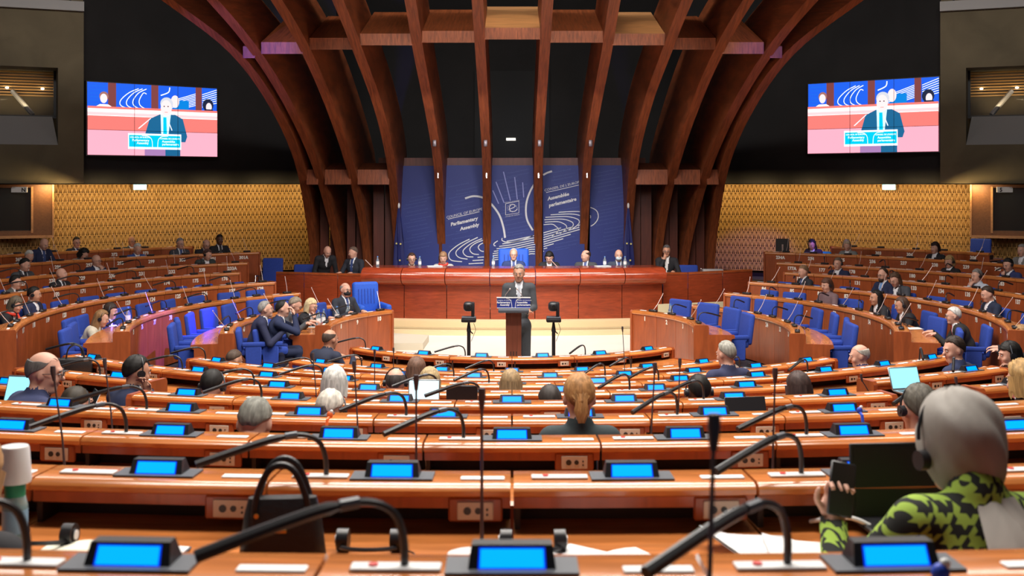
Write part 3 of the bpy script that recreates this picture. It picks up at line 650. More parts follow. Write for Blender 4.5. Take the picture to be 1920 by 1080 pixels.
# ============================================================ DESKS
def unit_meshes(row, centre):
    R, zs, zc, ws, _, wc = ROWS[row]; w_ = wc if centre else ws
    h = zc if centre else zs; fz = floor_z(row, centre); z0 = fz
    # front panel reaches down to the lower tier in front
    rows = 'ABCDEFGHIJ'; lo = floor_z(rows[max(0, rows.index(row)-1)], centre)
    a = w_/R/2-.0022/R*2; H = h-z0; d = {}; n = 5 if R < 7 else 3
    def sw(name, prof, m, b0=-a, b1=a, smooth=False, nn=None):
        mb = MB(); mb.sweep(prof, R, b0, b1, nn or n, smooth=smooth); d[name] = mb.mesh(name, m)
    pt = .02
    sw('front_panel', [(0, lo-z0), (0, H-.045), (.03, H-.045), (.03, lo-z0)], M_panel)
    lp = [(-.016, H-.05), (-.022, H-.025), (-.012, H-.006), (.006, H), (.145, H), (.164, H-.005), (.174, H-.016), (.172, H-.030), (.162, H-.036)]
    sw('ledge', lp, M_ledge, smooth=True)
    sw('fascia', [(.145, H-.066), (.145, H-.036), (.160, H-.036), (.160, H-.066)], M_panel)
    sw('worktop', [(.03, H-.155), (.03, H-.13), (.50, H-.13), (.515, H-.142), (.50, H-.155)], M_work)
    sw('recess_shade', [(.031, H-.13), (.031, H-.04), (.04, H-.04), (.04, H-.13)], M_dark)  # near-black sheet paints in the shade of the void under the ledge
    # socket tab at the -x end (camera right for the near rows)
    mb = MB(); x0, x1 = -w_/2+.03, -w_/2+.165
    yo = math.sqrt(max(0.01, (R+.16)**2-(w_/2-.1)**2))-R
    T = Matrix.Translation((-w_/2+.0975, yo, 0)) @ Matrix.Rotation(-(-w_/2+.0975)/R, 4, 'Z')
    mb.rbox(-.075, .075, -.012, .006, H-.103, H-.036, .005, 1, M=T); d['socket_tab'] = mb.mesh('socket_tab', M_panel)
    mb = MB(); mb.rbox(-.05, .05, .006, .011, H-.096, H-.046, .002, 1, M=T); d['socket_plate'] = mb.mesh('socket_plate', mat('ivory_plastic', (.62, .52, .42), .4))
    mb = MB()
    for x, r in ((.022, .011), (-.008, .009)): mb.tube([T @ Vector((x, .010, H-.071)), T @ Vector((x, .013, H-.071))], r, 10)
    for z in (.004, -.010): mb.tube([T @ Vector((-.033, .010, H-.071+z)), T @ Vector((-.033, .013, H-.071+z))], .0035, 6)
    d['socket'] = mb.mesh('socket', M_black)
    # divider support under the ledge
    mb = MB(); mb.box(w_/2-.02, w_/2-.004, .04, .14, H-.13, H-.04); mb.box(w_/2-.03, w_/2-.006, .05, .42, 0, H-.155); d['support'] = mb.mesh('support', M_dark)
    # raised end cap
    prof = [(-.02, lo-z0), (-.02, H-.02), (-.005, H+.004), (.17, H+.004), (.185, H-.02), (.185, H-.12), (.52, H-.12), (.53, H-.16), (.48, H-.18), (.48, 0), (.40, -0.0), (.4, lo-z0)]
    mb = MB(); mb.sweep([(r, z) for r, z in prof], R, a, a+.035/R, 1); d['end_cap_l'] = mb.mesh('end_cap', M_panel)
    mb = MB(); mb.sweep([(r, z) for r, z in prof], R, -a-.035/R, -a, 1); d['end_cap_r'] = mb.mesh('end_cap', M_panel)
    return d, H
# console: grey base plate with tilted black box and blue LCD facing the delegate (+y)
def console_meshes(s=1.):
    d = {}
    mb = MB(); mb.box(-.117*s, .117*s, -.045, .047, 0, .005); d['base'] = mb.mesh('console', M_grey)
    T = Matrix.Translation((0, -.01, .004)) @ Matrix.Rotation(.42, 4, 'X')
    mb = MB()
    vs = [(-.078, .03, .0), (.078, .03, .0), (.072, .008, .042), (-.072, .008, .042), (-.078, -.045, 0), (.078, -.045, 0), (.070, -.025, .042), (-.070, -.025, .042)]
    mb.add([(x*s, y, z*s) for x, y, z in vs], [(0, 1, 2, 3), (5, 4, 7, 6), (3, 2, 6, 7), (0, 3, 7, 4), (1, 5, 6, 2), (0, 4, 5, 1)]); d['box'] = mb.mesh('display_housing', M_black)
    # screen on the slanted face y = .03 -> .008
    def onface(x, t, o): return (x*s, .03-.022*t+o*.9, .042*t*s+o*.4)
    mb = MB(); mb.add([onface(-.060, .10, .0008), onface(.060, .10, .0008), onface(.058, .90, .0008), onface(-.058, .90, .0008)], [(0, 1, 2, 3)]); d['rim'] = mb.mesh('screen_border', M_lcdrim)
    mb = MB(); mb.add([onface(-.056, .17, .0016), onface(.056, .17, .0016), onface(.055, .84, .0016), onface(-.055, .84, .0016)], [(0, 1, 2, 3)]); d['lcd'] = mb.mesh('screen', M_lcd)
    return d
CM = console_meshes()
mb = MB(); mb.rbox(-.062, .062, -.016, .016, 0, .004, .002, 1); NP_ = mb.mesh('name_plate', M_paper)
mb = MB(); mb.rbox(-.08, .08, -.02, .02, 0, .006, .002, 1); MP_ = mb.mesh('button_plate', M_white)
mb = MB(); mb.tube([(.04, 0, .005), (.04, 0, .009)], .009, 10); MBT = mb.mesh('talk_button', M_red)
# gooseneck microphone (base at origin, arch toward +x then out over the delegate)
g1 = smooth_pts([(0, 0, 0), (.002, .003, .05), (.020, .01, .098), (.065, .025, .122), (.13, .045, .118), (.21, .07, .100), (.345, .11, .062)], 4)
mb = MB(); nn = len(g1); mb.tube(g1, [.0075 if i < nn*.62 else .0115 for i in range(nn)], 8); GN = mb.mesh('gooseneck_microphone', M_black)
mb = MB(); mb.tube([g1[int(nn*.55)], g1[int(nn*.62)]], .0105, 8); GNR = mb.mesh('collar', M_grey)
g2 = [(0, 0, .02), (.02, .06, .12), (.03, .14, .28)]
mb = MB(); mb.tube(g2, [.0045, .0038, .0035], 6); mb.ell(g2[-1], (.007, .007, .011), 8, 6); RODM = mb.mesh('rod_microphone', M_rod)
mb = MB(); mb.rbox(-.075, .075, -.03, .035, -.002, .032, .01, 1); BXM = mb.mesh('microphone_base', M_black)
UM = {}
def make_desk(row, phi, centre, label, num=None, idx=0, cap=None, mic=True, group=None):
    k = (row, centre)
    if k not in UM: UM[k] = unit_meshes(row, centre)
    d, H = UM[k]; R = ROWS[row][0]
    p = pol(R, phi, floor_z(row, centre))
    t = thing('desk', label, 'desk', p, -phi, group)
    for nm in ('front_panel', 'ledge', 'fascia', 'worktop', 'recess_shade', 'socket_tab', 'support'): link(nm, d[nm], t)
    if centre or row in 'ABCD':
        sp = link('socket_plate', d['socket_plate'], t); link('socket', d['socket'], sp)
    if cap == 'l': link('end_cap', d['end_cap_l'], t)
    if cap == 'r': link('end_cap', d['end_cap_r'], t)
    def yat(x, r=.07): return math.sqrt((R+r)**2-x*x)-R
    if centre:
        c = link('console', CM['base'], t, (0, yat(0, .080), H+.001))
        b = link('display_housing', CM['box'], c); b['label'] = 'black display housing with a lit blue screen'
        link('screen_border', CM['rim'], c); link('screen', CM['lcd'], c)
        x = -.257; link('name_plate', NP_, t, (x, yat(x, .10), H+.001), (0, 0, -x/R))
        x = .205; bp = link('button_plate', MP_, t, (x, yat(x, .09), H+.001), (0, 0, -x/R)); link('talk_button', MBT, bp)
        if mic:
            gm = link('gooseneck_microphone', GN, t, (x-.015, yat(x, .085), H+.004), (0, 0, .25+.15*math.sin(idx*2.3))); link('collar', GNR, gm)
    else:
        link('name_plate', NP_, t, (-.12, yat(.12, .08), H+.001))
        if num:
            link('number', text_mesh(num, M_num, size=.088, thick=.004, ext=.0), t, (.0, -.004, H-.135))
        if idx % 2 == 0:
            b_ = link('microphone_base', BXM, t, (.1, yat(.1, .07), H+.001)); link('rod_microphone', RODM, b_, None, (random.uniform(-.15, .1), 0, random.uniform(-.5, .5)))
        else:
            bm_ = link('microphone_base', BXM, t, (.02, yat(0, .07), H+.001))
            if row in 'ABCDEF' : link('gooseneck_microphone', GN, t, (.02, yat(0, .07), H+.02), (0, 0, random.uniform(1.6, 2.6)))
    return t
# chairs -----------------------------------------------------------
def chair_meshes(bh, mt):
    d = {}
    mb = MB(); mb.rbox(-.23, .23, -.22, .22, .36, .46, .035, 2); d['seat'] = mb.mesh('seat', mt)
    mb = MB(); T = Matrix.Translation((0, .22, .40)) @ Matrix.Rotation(-.14, 4, 'X'); mb.rbox(-.235, .235, -.045, .045, .0, bh-.40, .035, 3, M=T); d['back'] = mb.mesh('backrest', mt)
    for s in (-1, 1):
        mb = MB(); mb.rbox(s*.25-.025, s*.25+.025, -.14, .2, .48, .54, .018, 2); mb.rbox(s*.25-.018, s*.25+.018, -.08, .15, .2, .49, .012, 1); d['arm%d' % s] = mb.mesh('armrest', mt)
    mb = MB(); mb.tube([(0, 0, .02), (0, 0, .37)], .035, 10); mb.lathe([(.0, .03), (.2, .02), (.22, 0), (0, 0)], 16); d['ped'] = mb.mesh('pedestal', M_black)
    return d
CH = {}
def make_chair(loc, rz, bh, label, mt=None, group='blue chairs in the rows'):
    mt = mt or M_blue; k = (round(bh, 2), mt.name)
    if k not in CH: CH[k] = chair_meshes(k[0], mt)
    d = CH[k]; t = thing('chair', label, 'chair', loc, rz, group); t.scale = (.88, .88, 1)
    link('seat', d['seat'], t); link('backrest', d['back'], t); link('armrest', d['arm-1'], t); link('armrest', d['arm1'], t); link('pedestal', d['ped'], t)
    return t
def sitters(row):   # angles occupied, filled in by the people table
    return [p['phi'] for p in PEOPLE if p.get('row') == row]
NUML = {'A': [10, 9, 8, 7, 6], 'B': [47-i for i in range(12)], 'C': [83-i for i in range(16)], 'D': [128-i for i in range(18)], 'E': [176-i for i in range(16)],
        'F': ['233A']+[233-i for i in range(14)], 'G': ['301A']+[301-i for i in range(14)], 'H': [374-i for i in range(14)]}
NUMR = {'A': [1, 2, 3, 4, 5], 'B': [21+i for i in range(12)], 'C': [48+i for i in range(16)], 'D': [84+i for i in range(18)], 'E': [129+i for i in range(16)],
        'F': ['177A']+[177+i for i in range(14)], 'G': ['234A']+[234+i for i in range(14)], 'H': [302+i for i in range(14)]}
SIDE_SEATS = []
ORD = ['first', 'second', 'third', 'fourth', 'fifth', 'sixth', 'seventh', 'eighth', 'ninth', 'tenth', 'eleventh', 'twelfth', 'thirteenth', 'fourteenth', 'fifteenth', 'sixteenth', 'seventeenth', 'eighteenth', 'nineteenth']
def build_side():
    for row in 'ABCDEFGH':
        R, zs, zc, ws, off, wc = ROWS[row]; fz = floor_z(row, False)
        for sgn in (-1, 1):
            a = solve_phi(R, 960+sgn*off, 20, 100); a = abs(a); lim = math.radians(104 if row == 'A' else 111.5); i = 0; nums = (NUML if sgn < 0 else NUMR)[row]
            while a+ws/R < lim and i < len(nums):
                mid = a+ws/R/2; x = R*math.sin(a); y = C0+R*math.cos(a)
                if F*x/y > 1000: break
                last = (a+2*ws/R >= lim)
                skip = (row == 'H' and sgn > 0 and i == 5)
                n_ = str(nums[i] if not (row == 'H' and sgn > 0 and i > 5) else nums[i-1])
                if not skip:
                    cap = None
                    if i == 0: cap = 'r' if sgn > 0 else 'l'
                    if last: cap = 'l' if sgn > 0 else 'r'
                    # local +x points clockwise (smaller phi when looking from above is -x)
                    cap = {'l': 'l', 'r': 'r', None: None}[cap]
                    if sgn > 0: cap = {'l': 'l', 'r': 'r', None: None}[cap]
                    first = (i == 0)
                    # sweep angle grows with phi: local +a is toward larger phi
                    lc = None
                    if first: lc = 'r' if sgn > 0 else 'l'
                    if last: lc = 'l' if sgn > 0 else 'r'
                    make_desk(row, sgn*mid, False, 'numbered wooden desk %s, %s from the stage end of the %s %s row' % (n_, ORD[i], ORD['ABCDEFGH'.index(row)], 'left' if sgn < 0 else 'right'), n_, i, lc, group='numbered desks of the %s block' % ('left' if sgn < 0 else 'right'))
                SIDE_SEATS.append((row, sgn, sgn*mid, '%s seat from the stage end of the %s %s row' % (ORD[i], ORD['ABCDEFGH'.index(row)], 'left' if sgn < 0 else 'right')))
                a += ws/R; i += 1
CENTRE_SEATS = []
def build_centre():
    ordn = {'J': 'nearest row', 'I': 'second row from the camera', 'H': 'third row from the camera', 'G': 'fourth row from the camera', 'F': 'fifth row from the camera', 'E': 'sixth row from the camera', 'D': 'seventh row from the camera', 'C': 'eighth row from the camera', 'B': 'ninth row from the camera', 'A': 'row next to the stage'}
    cnt = {'A': 3, 'B': 4, 'C': 5, 'D': 6, 'E': 6, 'F': 6, 'G': 5, 'H': 4, 'I': 3, 'J': 2}
    for row in 'JIHGFEDCBA':
        R = ROWS[row][0]; w_ = ROWS[row][5]; st = w_/R; odd = row in 'JHFDB'
        ks = range(-cnt[row], cnt[row]+1) if odd else [k+.5 for k in range(-cnt[row], cnt[row])]
        ks = [k for k in ks if abs(k*st)+st/2 < math.radians(50) and abs(k*st) < 1.6]
        xs = []
        for k in ks:
            dphi = k*st; x = R*math.sin(dphi); y = C0-R*math.cos(dphi)
            px = 956+F*x/y
            if abs(px-960) > (960+330*(3.2/y)): continue
            if row == 'E' and 575 < abs(px-960) < 665: continue
            if row == 'F' and 730 < abs(px-960) < 860: continue
            xs.append((k, dphi, px))
        for j, (k, dphi, px) in enumerate(xs):
            side = 'on the axis' if abs(k) < .1 else '%s place %s of the middle' % (ORD[math.ceil(abs(k))-1], 'right' if k > 0 else 'left')
            lb = 'blue-display desk, %s, %s' % (ordn[row], side)
            cap = None
            gapL = j == 0 or (xs[j][0]-xs[j-1][0]) > 1.1; gapR = j == len(xs)-1 or (xs[j+1][0]-xs[j][0]) > 1.1
            if gapR: cap = 'r'
            if gapL: cap = 'l'
            phi = PI-dphi; mic = (int(math.floor(k)) + 'ABCDEFGHIJ'.index(row)) % 2 == 1 or row in 'J'
            make_desk(row, phi, True, lb, None, j, cap, mic, group='desk places of the middle block, '+ordn[row])
            CENTRE_SEATS.append((row, phi, lb))
# ============================================================ PEOPLE: one smooth continuous body grown from a distance field
def surface_nets(prims, vox):
    lo = np.array([1e9]*3); hi = -lo
    for p in prims:
        r = max(p['r']); c = np.array(p['pts']); lo = np.minimum(lo, c.min(0)-r); hi = np.maximum(hi, c.max(0)+r)
    lo -= vox*3; hi += vox*3; n = np.ceil((hi-lo)/vox).astype(int)+1
    f = np.full(n, 1.0, np.float32); tg = np.full(n, -1, np.int16)
    for pi_, p in enumerate(prims):
        r = max(p['r']); c = np.array(p['pts']); k = p.get('k', .025); m = r+k+vox*3
        a = np.maximum(0, np.floor((c.min(0)-m-lo)/vox).astype(int)); b = np.minimum(n, np.ceil((c.max(0)+m-lo)/vox).astype(int)+1)
        gx, gy, gz = np.meshgrid(*[lo[i]+vox*np.arange(a[i], b[i]) for i in range(3)], indexing='ij'); q = np.stack([gx, gy, gz], -1)
        if p['type'] == 'cap':
            A, B = c; ab = B-A; t = np.clip(((q-A)@ab)/max(1e-9, ab@ab), 0, 1); d = np.linalg.norm(q-A-t[..., None]*ab, axis=-1)-(p['r'][0]*(1-t)+p['r'][1]*t)
        else:
            l = (q-c[0])@np.array(p['M']); R = np.array(p['r']); k0 = np.linalg.norm(l/R, axis=-1)+1e-9; k1 = np.linalg.norm(l/(R*R), axis=-1)+1e-9; d = k0*(k0-1)/k1
        sl = tuple(slice(a[i], b[i]) for i in range(3)); old = f[sl]; T = tg[sl]; T[d < old] = p['tag']
        if k > 0: h = np.clip(.5+.5*(old-d)/k, 0, 1); f[sl] = old*(1-h)+d*h-k*h*(1-h)
        else: f[sl] = np.minimum(old, d)
    ins = f < 0
    cnt = np.zeros(n-1, np.int8)
    for dx in (0, 1):
        for dy in (0, 1):
            for dz in (0, 1): cnt += ins[dx:n[0]-1+dx, dy:n[1]-1+dy, dz:n[2]-1+dz]
    act = (cnt > 0) & (cnt < 8); idx = np.full(n-1, -1, np.int32); cells = np.argwhere(act); idx[act] = np.arange(len(cells))
    acc = np.zeros((len(cells), 3)); num = np.zeros(len(cells))
    cor = [(0, 0, 0), (1, 0, 0), (0, 1, 0), (1, 1, 0), (0, 0, 1), (1, 0, 1), (0, 1, 1), (1, 1, 1)]
    for i in range(8):
        for ax in range(3):
            if cor[i][ax] == 0:
                j = list(cor[i]); j[ax] = 1
                ca = cells+np.array(cor[i]); cb = cells+np.array(j); va = f[tuple(ca.T)]; vb = f[tuple(cb.T)]; mk = (va < 0) != (vb < 0)
                t = np.where(mk, va/np.where(mk, va-vb, 1), 0); acc[mk] += (ca+t[:, None]*(cb-ca))[mk]; num[mk] += 1
    V = lo+vox*(acc/num[:, None]); tags = tg[tuple(cells.T)]
    Q = []
    for ax in range(3):
        o1, o2 = [(1, 2), (2, 0), (0, 1)][ax]
        s0 = [slice(None)]*3; s1 = [slice(None)]*3; s0[ax] = slice(0, -1); s1[ax] = slice(1, None)
        ch = ins[tuple(s0)] != ins[tuple(s1)]; e = np.argwhere(ch); e = e[(e[:, o1] > 0) & (e[:, o2] > 0) & (e[:, o1] < n[o1]-1) & (e[:, o2] < n[o2]-1)]
        d1 = np.zeros(3, int); d1[o1] = 1; d2 = np.zeros(3, int); d2[o2] = 1
        q = np.stack([idx[tuple((e-d1-d2).T)], idx[tuple((e-d2).T)], idx[tuple(e.T)], idx[tuple((e-d1).T)]], 1)
        fl = ins[tuple(e.T)]; q[~fl] = q[~fl][:, ::-1]; Q.append(q)
    Q = np.concatenate(Q); Q = Q[(Q >= 0).all(1)]
    # face normals -> vertex normals
    fn = np.cross(V[Q[:, 2]]-V[Q[:, 0]], V[Q[:, 3]]-V[Q[:, 1]]); N = np.zeros_like(V)
    for k in range(4): np.add.at(N, Q[:, k], fn)
    N /= (np.linalg.norm(N, axis=1)[:, None]+1e-12)
    return V, Q, N, tags
def np_mesh(name, V, Q, m):
    used = np.unique(Q); mp = np.full(len(V), -1); mp[used] = np.arange(len(used)); V = V[used]; Q = mp[Q]
    me = bpy.data.meshes.new(name); me.vertices.add(len(V)); me.vertices.foreach_set('co', V.astype(np.float32).ravel())
    me.loops.add(len(Q)*4); me.loops.foreach_set('vertex_index', Q.astype(np.int32).ravel())
    me.polygons.add(len(Q)); me.polygons.foreach_set('loop_start', np.arange(0, len(Q)*4, 4, dtype=np.int32))
    me.polygons.foreach_set('use_smooth', np.ones(len(Q), bool)); me.materials.append(m); me.update(calc_edges=True); me.validate(); return me
HANDS = {}
T_HEAD, T_NECK, T_TORSO, T_ARM, T_HAND, T_LEG, T_FOOT = range(7)
def build_person(hh=1.05, lean=None, yaw=0., pitch=0., pose='desk', vox=.019, stand=False, female=False, fat=1., hunch=0.):
    """local frame: faces -y, seat on z=.42; returns prims and head matrix"""
    pr_ = []
    def cap(t, a, b, ra, rb, k=.02): pr_.append(dict(type='cap', pts=[a, b], r=[ra, rb], tag=t, k=k))
    def ell(t, c, r, M=Matrix.Identity(3), k=.02): pr_.append(dict(type='ell', pts=[c], r=list(r), tag=t, k=k, M=np.array(M)))
    hz = .84 if stand else .40
    Lr = .53; dz = hh-.138+hunch-hz
    if lean is None: lean = min(.24, math.sqrt(max(0, Lr*Lr-dz*dz))) if dz < Lr else .0
    hip = Vector((0, .08 if not stand else .0, hz)); nb = Vector((0, hip.y-lean, hh-.138+hunch)); sp = (nb-hip)
    sw = (.165 if not female else .145); wf = fat
    ell(T_TORSO, hip+Vector((0, 0, .04)), (.165*wf, .12*wf, .13)); ell(T_TORSO, hip+sp*.35+Vector((0, .0, 0)), (.14*wf, .105*wf, .16)); ell(T_TORSO, hip+sp*.70+Vector((0, .01, 0)), (.165*wf, .11*wf, .16), k=.04)
    sh = hip+sp*.90
    cap(T_TORSO, sh+Vector((-sw, .01, 0)), sh+Vector((sw, .01, 0)), .062, .062, .05); cap(T_TORSO, sh+Vector((0, .01, .0)), nb+Vector((0, .01, .01)), .085, .06, .04)
    hu = hunch; hc = nb+Vector((0, -.035-.03*(pitch > .2)-hu*1.1, .138-hu))
    Rm = (Matrix.Rotation(yaw, 3, 'Z') @ Matrix.Rotation(pitch, 3, 'X')); Hm = Matrix.Translation(hc) @ Rm.to_4x4()
    cap(T_NECK, nb+Vector((0, .015, 0)), hc+Rm @ Vector((0, .02, -.05)), .054, .05, .02)
    h = lambda x, y, z: Hm @ Vector((x, y, z))
    ell(T_HEAD, h(0, .012, .025), (.077, .094, .095), Rm, .015); ell(T_HEAD, h(0, -.012, -.03), (.062, .074, .085), Rm, .02); cap(T_HEAD, h(-.018, -.055, -.088), h(.018, -.055, -.088), .024, .024, .02)
    cap(T_HEAD, h(0, -.088, .012), h(0, -.103, -.022), .009, .014, .012)
    cap(T_HEAD, h(-.03, -.078, .028), h(.03, -.078, .028), .013, .013, .012)
    for s in (-1, 1): ell(T_HEAD, h(s*.077, .012, -.005), (.012, .02, .032), Rm, .008); ell(T_HEAD, h(s*.04, -.062, -.03), (.022, .02, .022), Rm, .02)
    # arms
    zt = .72 if not stand else 1.02
    for s in (-1, 1):
        S = sh+Vector((s*(sw+.015), .01, -.01)); ps = pose if isinstance(pose, str) else pose[0 if s < 0 else 1]
        cdir = Vector((0, -1, 0)); tgt = None
        if ps == 'desk': E_ = Vector((s*.27, S.y-.12, S.z-.27)); Wr = Vector((s*.13, S.y-.33, max(zt+.03, S.z-.33)))
        elif ps == 'lectern': E_ = Vector((s*.215, S.y-.04, S.z-.27)); Wr = Vector((s*.13, S.y-.24, S.z-.30))
        elif ps == 'side': E_ = Vector((s*.245, S.y+.02, S.z-.27)); Wr = Vector((s*.19, S.y-.18, S.z-.38))
        elif ps == 'hang': E_ = Vector((s*.235, S.y+.02, S.z-.29)); Wr = Vector((s*.225, S.y-.04, S.z-.54)); cdir = Vector((0, -.1, -1))
        elif ps == 'chin': E_ = Vector((s*.17, S.y-.22, S.z-.22)); tgt = h(s*.035, -.10, -.10); Wr = tgt+Vector((s*.03, -.03, -.09)); cdir = (tgt-Wr).normalized()
        elif ps == 'face': E_ = Vector((s*.20, S.y-.26, S.z-.12)); tgt = h(s*.055, -.13, .02); Wr = tgt+Vector((s*.02, -.03, -.10)); cdir = (tgt-Wr).normalized()
        elif ps == 'phone': E_ = Vector((s*.22, S.y-.16, S.z-.24)); Wr = Vector((s*.09, S.y-.38, S.z-.12)); cdir = Vector((-s*.3, -.3, .9)).normalized()
        elif ps == 'phoneout': E_ = Vector((s*.30, S.y-.14, S.z-.22)); Wr = Vector((s*.24, S.y-.36, S.z-.10)); cdir = Vector((-s*.2, -.3, .9)).normalized()
        elif ps == 'ear': E_ = Vector((s*.30, S.y-.10, S.z-.15)); tgt = h(s*.12, -.02, -.06); Wr = tgt+Vector((s*.03, -.02, -.08)); cdir = (tgt-Wr).normalized()
        elif ps == 'out': E_ = Vector((s*.33, S.y-.12, S.z-.20)); Wr = Vector((s*.50, S.y-.28, S.z-.06)); cdir = Vector((-s*.15, -.5, .85)).normalized()
        cap(T_ARM, S, E_, .052*wf, .042, .02); cap(T_ARM, E_, Wr, .042, .029, .012)
        fr = max(.0085, vox*.62); cd = cdir.normalized(); side = cd.cross(Vector((0, 0, 1)) if abs(cd.z) < .8 else Vector((0, 1, 0))).normalized(); nrm = side.cross(cd)
        if nrm.z > 0 and abs(cd.z) < .8: nrm = -nrm
        pc = Wr+cd*.055; Mx = Matrix((side, cd, nrm)).transposed(); ell(T_HAND, pc, (.042, .05, max(.016, vox)), Mx, .012); cap(T_HAND, Wr, pc, .026, .026, .01)
        Lf = (.055, .068, .073, .064)
        for q in range(4):
            b0 = pc+cd*.040+side*(.0315-.021*q); gr = ps in ('phone', 'phoneout'); b1 = b0+((cd*.5+nrm*.85) if gr else (cd*.85+nrm*.4)).normalized()*Lf[q]*.55; b2 = b1+((nrm*.7-cd*.55) if gr else (cd*.35+nrm*.9)).normalized()*Lf[q]*.45
            cap(T_HAND, b0, b1, fr, fr*.95, .002); cap(T_HAND, b1, b2, fr*.95, fr*.85, .002)
        HANDS[s] = (pc, cd, nrm, side)
        t0 = pc-cd*.02-side*s*.030; t1 = t0+(cd*.6-side*s*.7+nrm*.3).normalized()*.045; t2 = t1+(cd*.9+nrm*.4).normalized()*.03
        cap(T_HAND, t0, t1, fr*1.25, fr*1.1, .008); cap(T_HAND, t1, t2, fr*1.1, fr*.95, .002)
    # legs
    for s in (-1, 1):
        if stand: K = Vector((s*.10, -.01, .46)); A = Vector((s*.11, .02, .09)); H_ = Vector((s*.085, 0, .84))
        else: K = Vector((s*.13, -.36, .42)); A = Vector((s*.13, -.34, .09)); H_ = Vector((s*.09, .04, .40))
        cap(T_LEG, H_, K, .082, .058, .03); cap(T_LEG, K, A, .055, .036, .015); cap(T_FOOT, A+Vector((0, .02, -.04)), A+Vector((0, -.13, -.055)), .040, .032, .01)
    V, Q, N, tg = surface_nets(pr_, vox); return V, Q, N, tg, Hm, hip, nb, sp
def hair_mesh(style, vox, seed=0):
    """hair in head space; ellipsoid shell, front open"""
    rng = random.Random(seed); nu, nv = (28, 12) if vox > .012 else (44, 18)
    rx, ry, rz = .083, .104, .106; c = Vector((0, .014, .028)); mb = MB(); vs = []
    def endel(ps):     # elevation (deg, +up) at which the hair ends for azimuth ps (0 front .. 180 back)
        a = abs(ps); jit = 3*math.sin(ps*.9+seed)
        f = {'short': (38, 10, -38), 'receding': (62, 12, -38), 'fringe': (38, 8, -45), 'bangs': (20, -5, -40), 'long': (40, -5, -40), 'crop': (36, 14, -30)}.get(style, (38, 5, -38))
        if a < 55: return f[0]+jit
        if a < 85: return f[0]+(f[1]-f[0])*(a-55)/30
        if a < 115: return f[1]+(-12-f[1])*(a-85)/30
        return -12+(f[2]+12)*min(1, (a-115)/35)
    top = {'receding': 90, 'bald': 22}.get(style, 90)
    for i in range(nv+1):
        for k in range(nu):
            ps = 360*k/nu-180; e1 = endel(ps)
            tp = 90
            if style == 'bald': tp = 26+1.5*math.sin(ps*.11) if abs(ps) > 60 else -999
            if style == 'bald' and abs(ps) <= 70: tp = e1
            if style == 'receding' and abs(ps) < 60: tp = 90
            e = math.radians(tp+(e1-tp)*i/nv); th = math.radians(ps)
            bump = 1+.02*math.sin(7*th+seed)+.025*rng.uniform(-1, 1)*(style not in ('bald', 'crop')); vol = 1.06 if style in ('long', 'bangs', 'bun') else (1.10 if style == 'curly' else (.985 if style in ('crop', 'bald') else 1.02))
            if i == nv: bump *= .95
            if i == 0 and style == 'bald': bump *= .95
            if style == 'curly': bump += .05*rng.uniform(-1, 1)
            x = rx*math.cos(e)*math.sin(th); y = -ry*math.cos(e)*math.cos(th); z = rz*math.sin(e)
            vs.append(c+Vector((x, y, z))*bump*vol)
    fs = [(i*nu+k, (i+1)*nu+k, (i+1)*nu+(k+1) % nu, i*nu+(k+1) % nu) for i in range(nv) for k in range(nu)]
    mb.add(vs, fs, True)
    if style in ('long', 'curly', 'bangs'):   # curtain down sides and back
        L = {'long': .30, 'curly': .13, 'bangs': .12}[style]; m = 22; rows = 8; vs = []
        for j in range(rows+1):
            t = j/rows
            for k in range(m+1):
                th = math.radians(72+(288-72)*k/m); sp = 1.04+.12*t-.10*t*t+.03*math.sin(k*2.1+j*.5+seed)
                vs.append(Vector((rx*1.08*sp*math.sin(th), -ry*1.05*sp*math.cos(th)+.014, .035-L*t+.02*rng.uniform(-1, 1)*t)))
        fs = [(j*(m+1)+k, (j+1)*(m+1)+k, (j+1)*(m+1)+k+1, j*(m+1)+k+1) for j in range(rows) for k in range(m)]
        mb.add(vs, fs, True)
    if style == 'bun':
        for k in range(10):
            a = 2*PI*k/10; mb.tube([(.045*math.cos(a), .085, .03+.05*math.sin(a)), (.02*math.cos(a), .125, -.005+.02*math.sin(a)), (.028*math.cos(a+.5), .13, -.06-.01*math.sin(a)), (.012*math.cos(a), .125, -.12)], [.014, .012, .014, .006], 6)
        mb.ell((0, .118, -.008), (.026, .022, .022), 10, 6)
    return mb
def head_attach(name, mb, m, parent, Hm): 
    o = ob(name, mb, m, parent); o.matrix_local = Hm; return o
M_mask = mat('black_mask', (.015, .015, .018), .8); M_maskb = mat('pale_mask', (.55, .66, .72), .8)
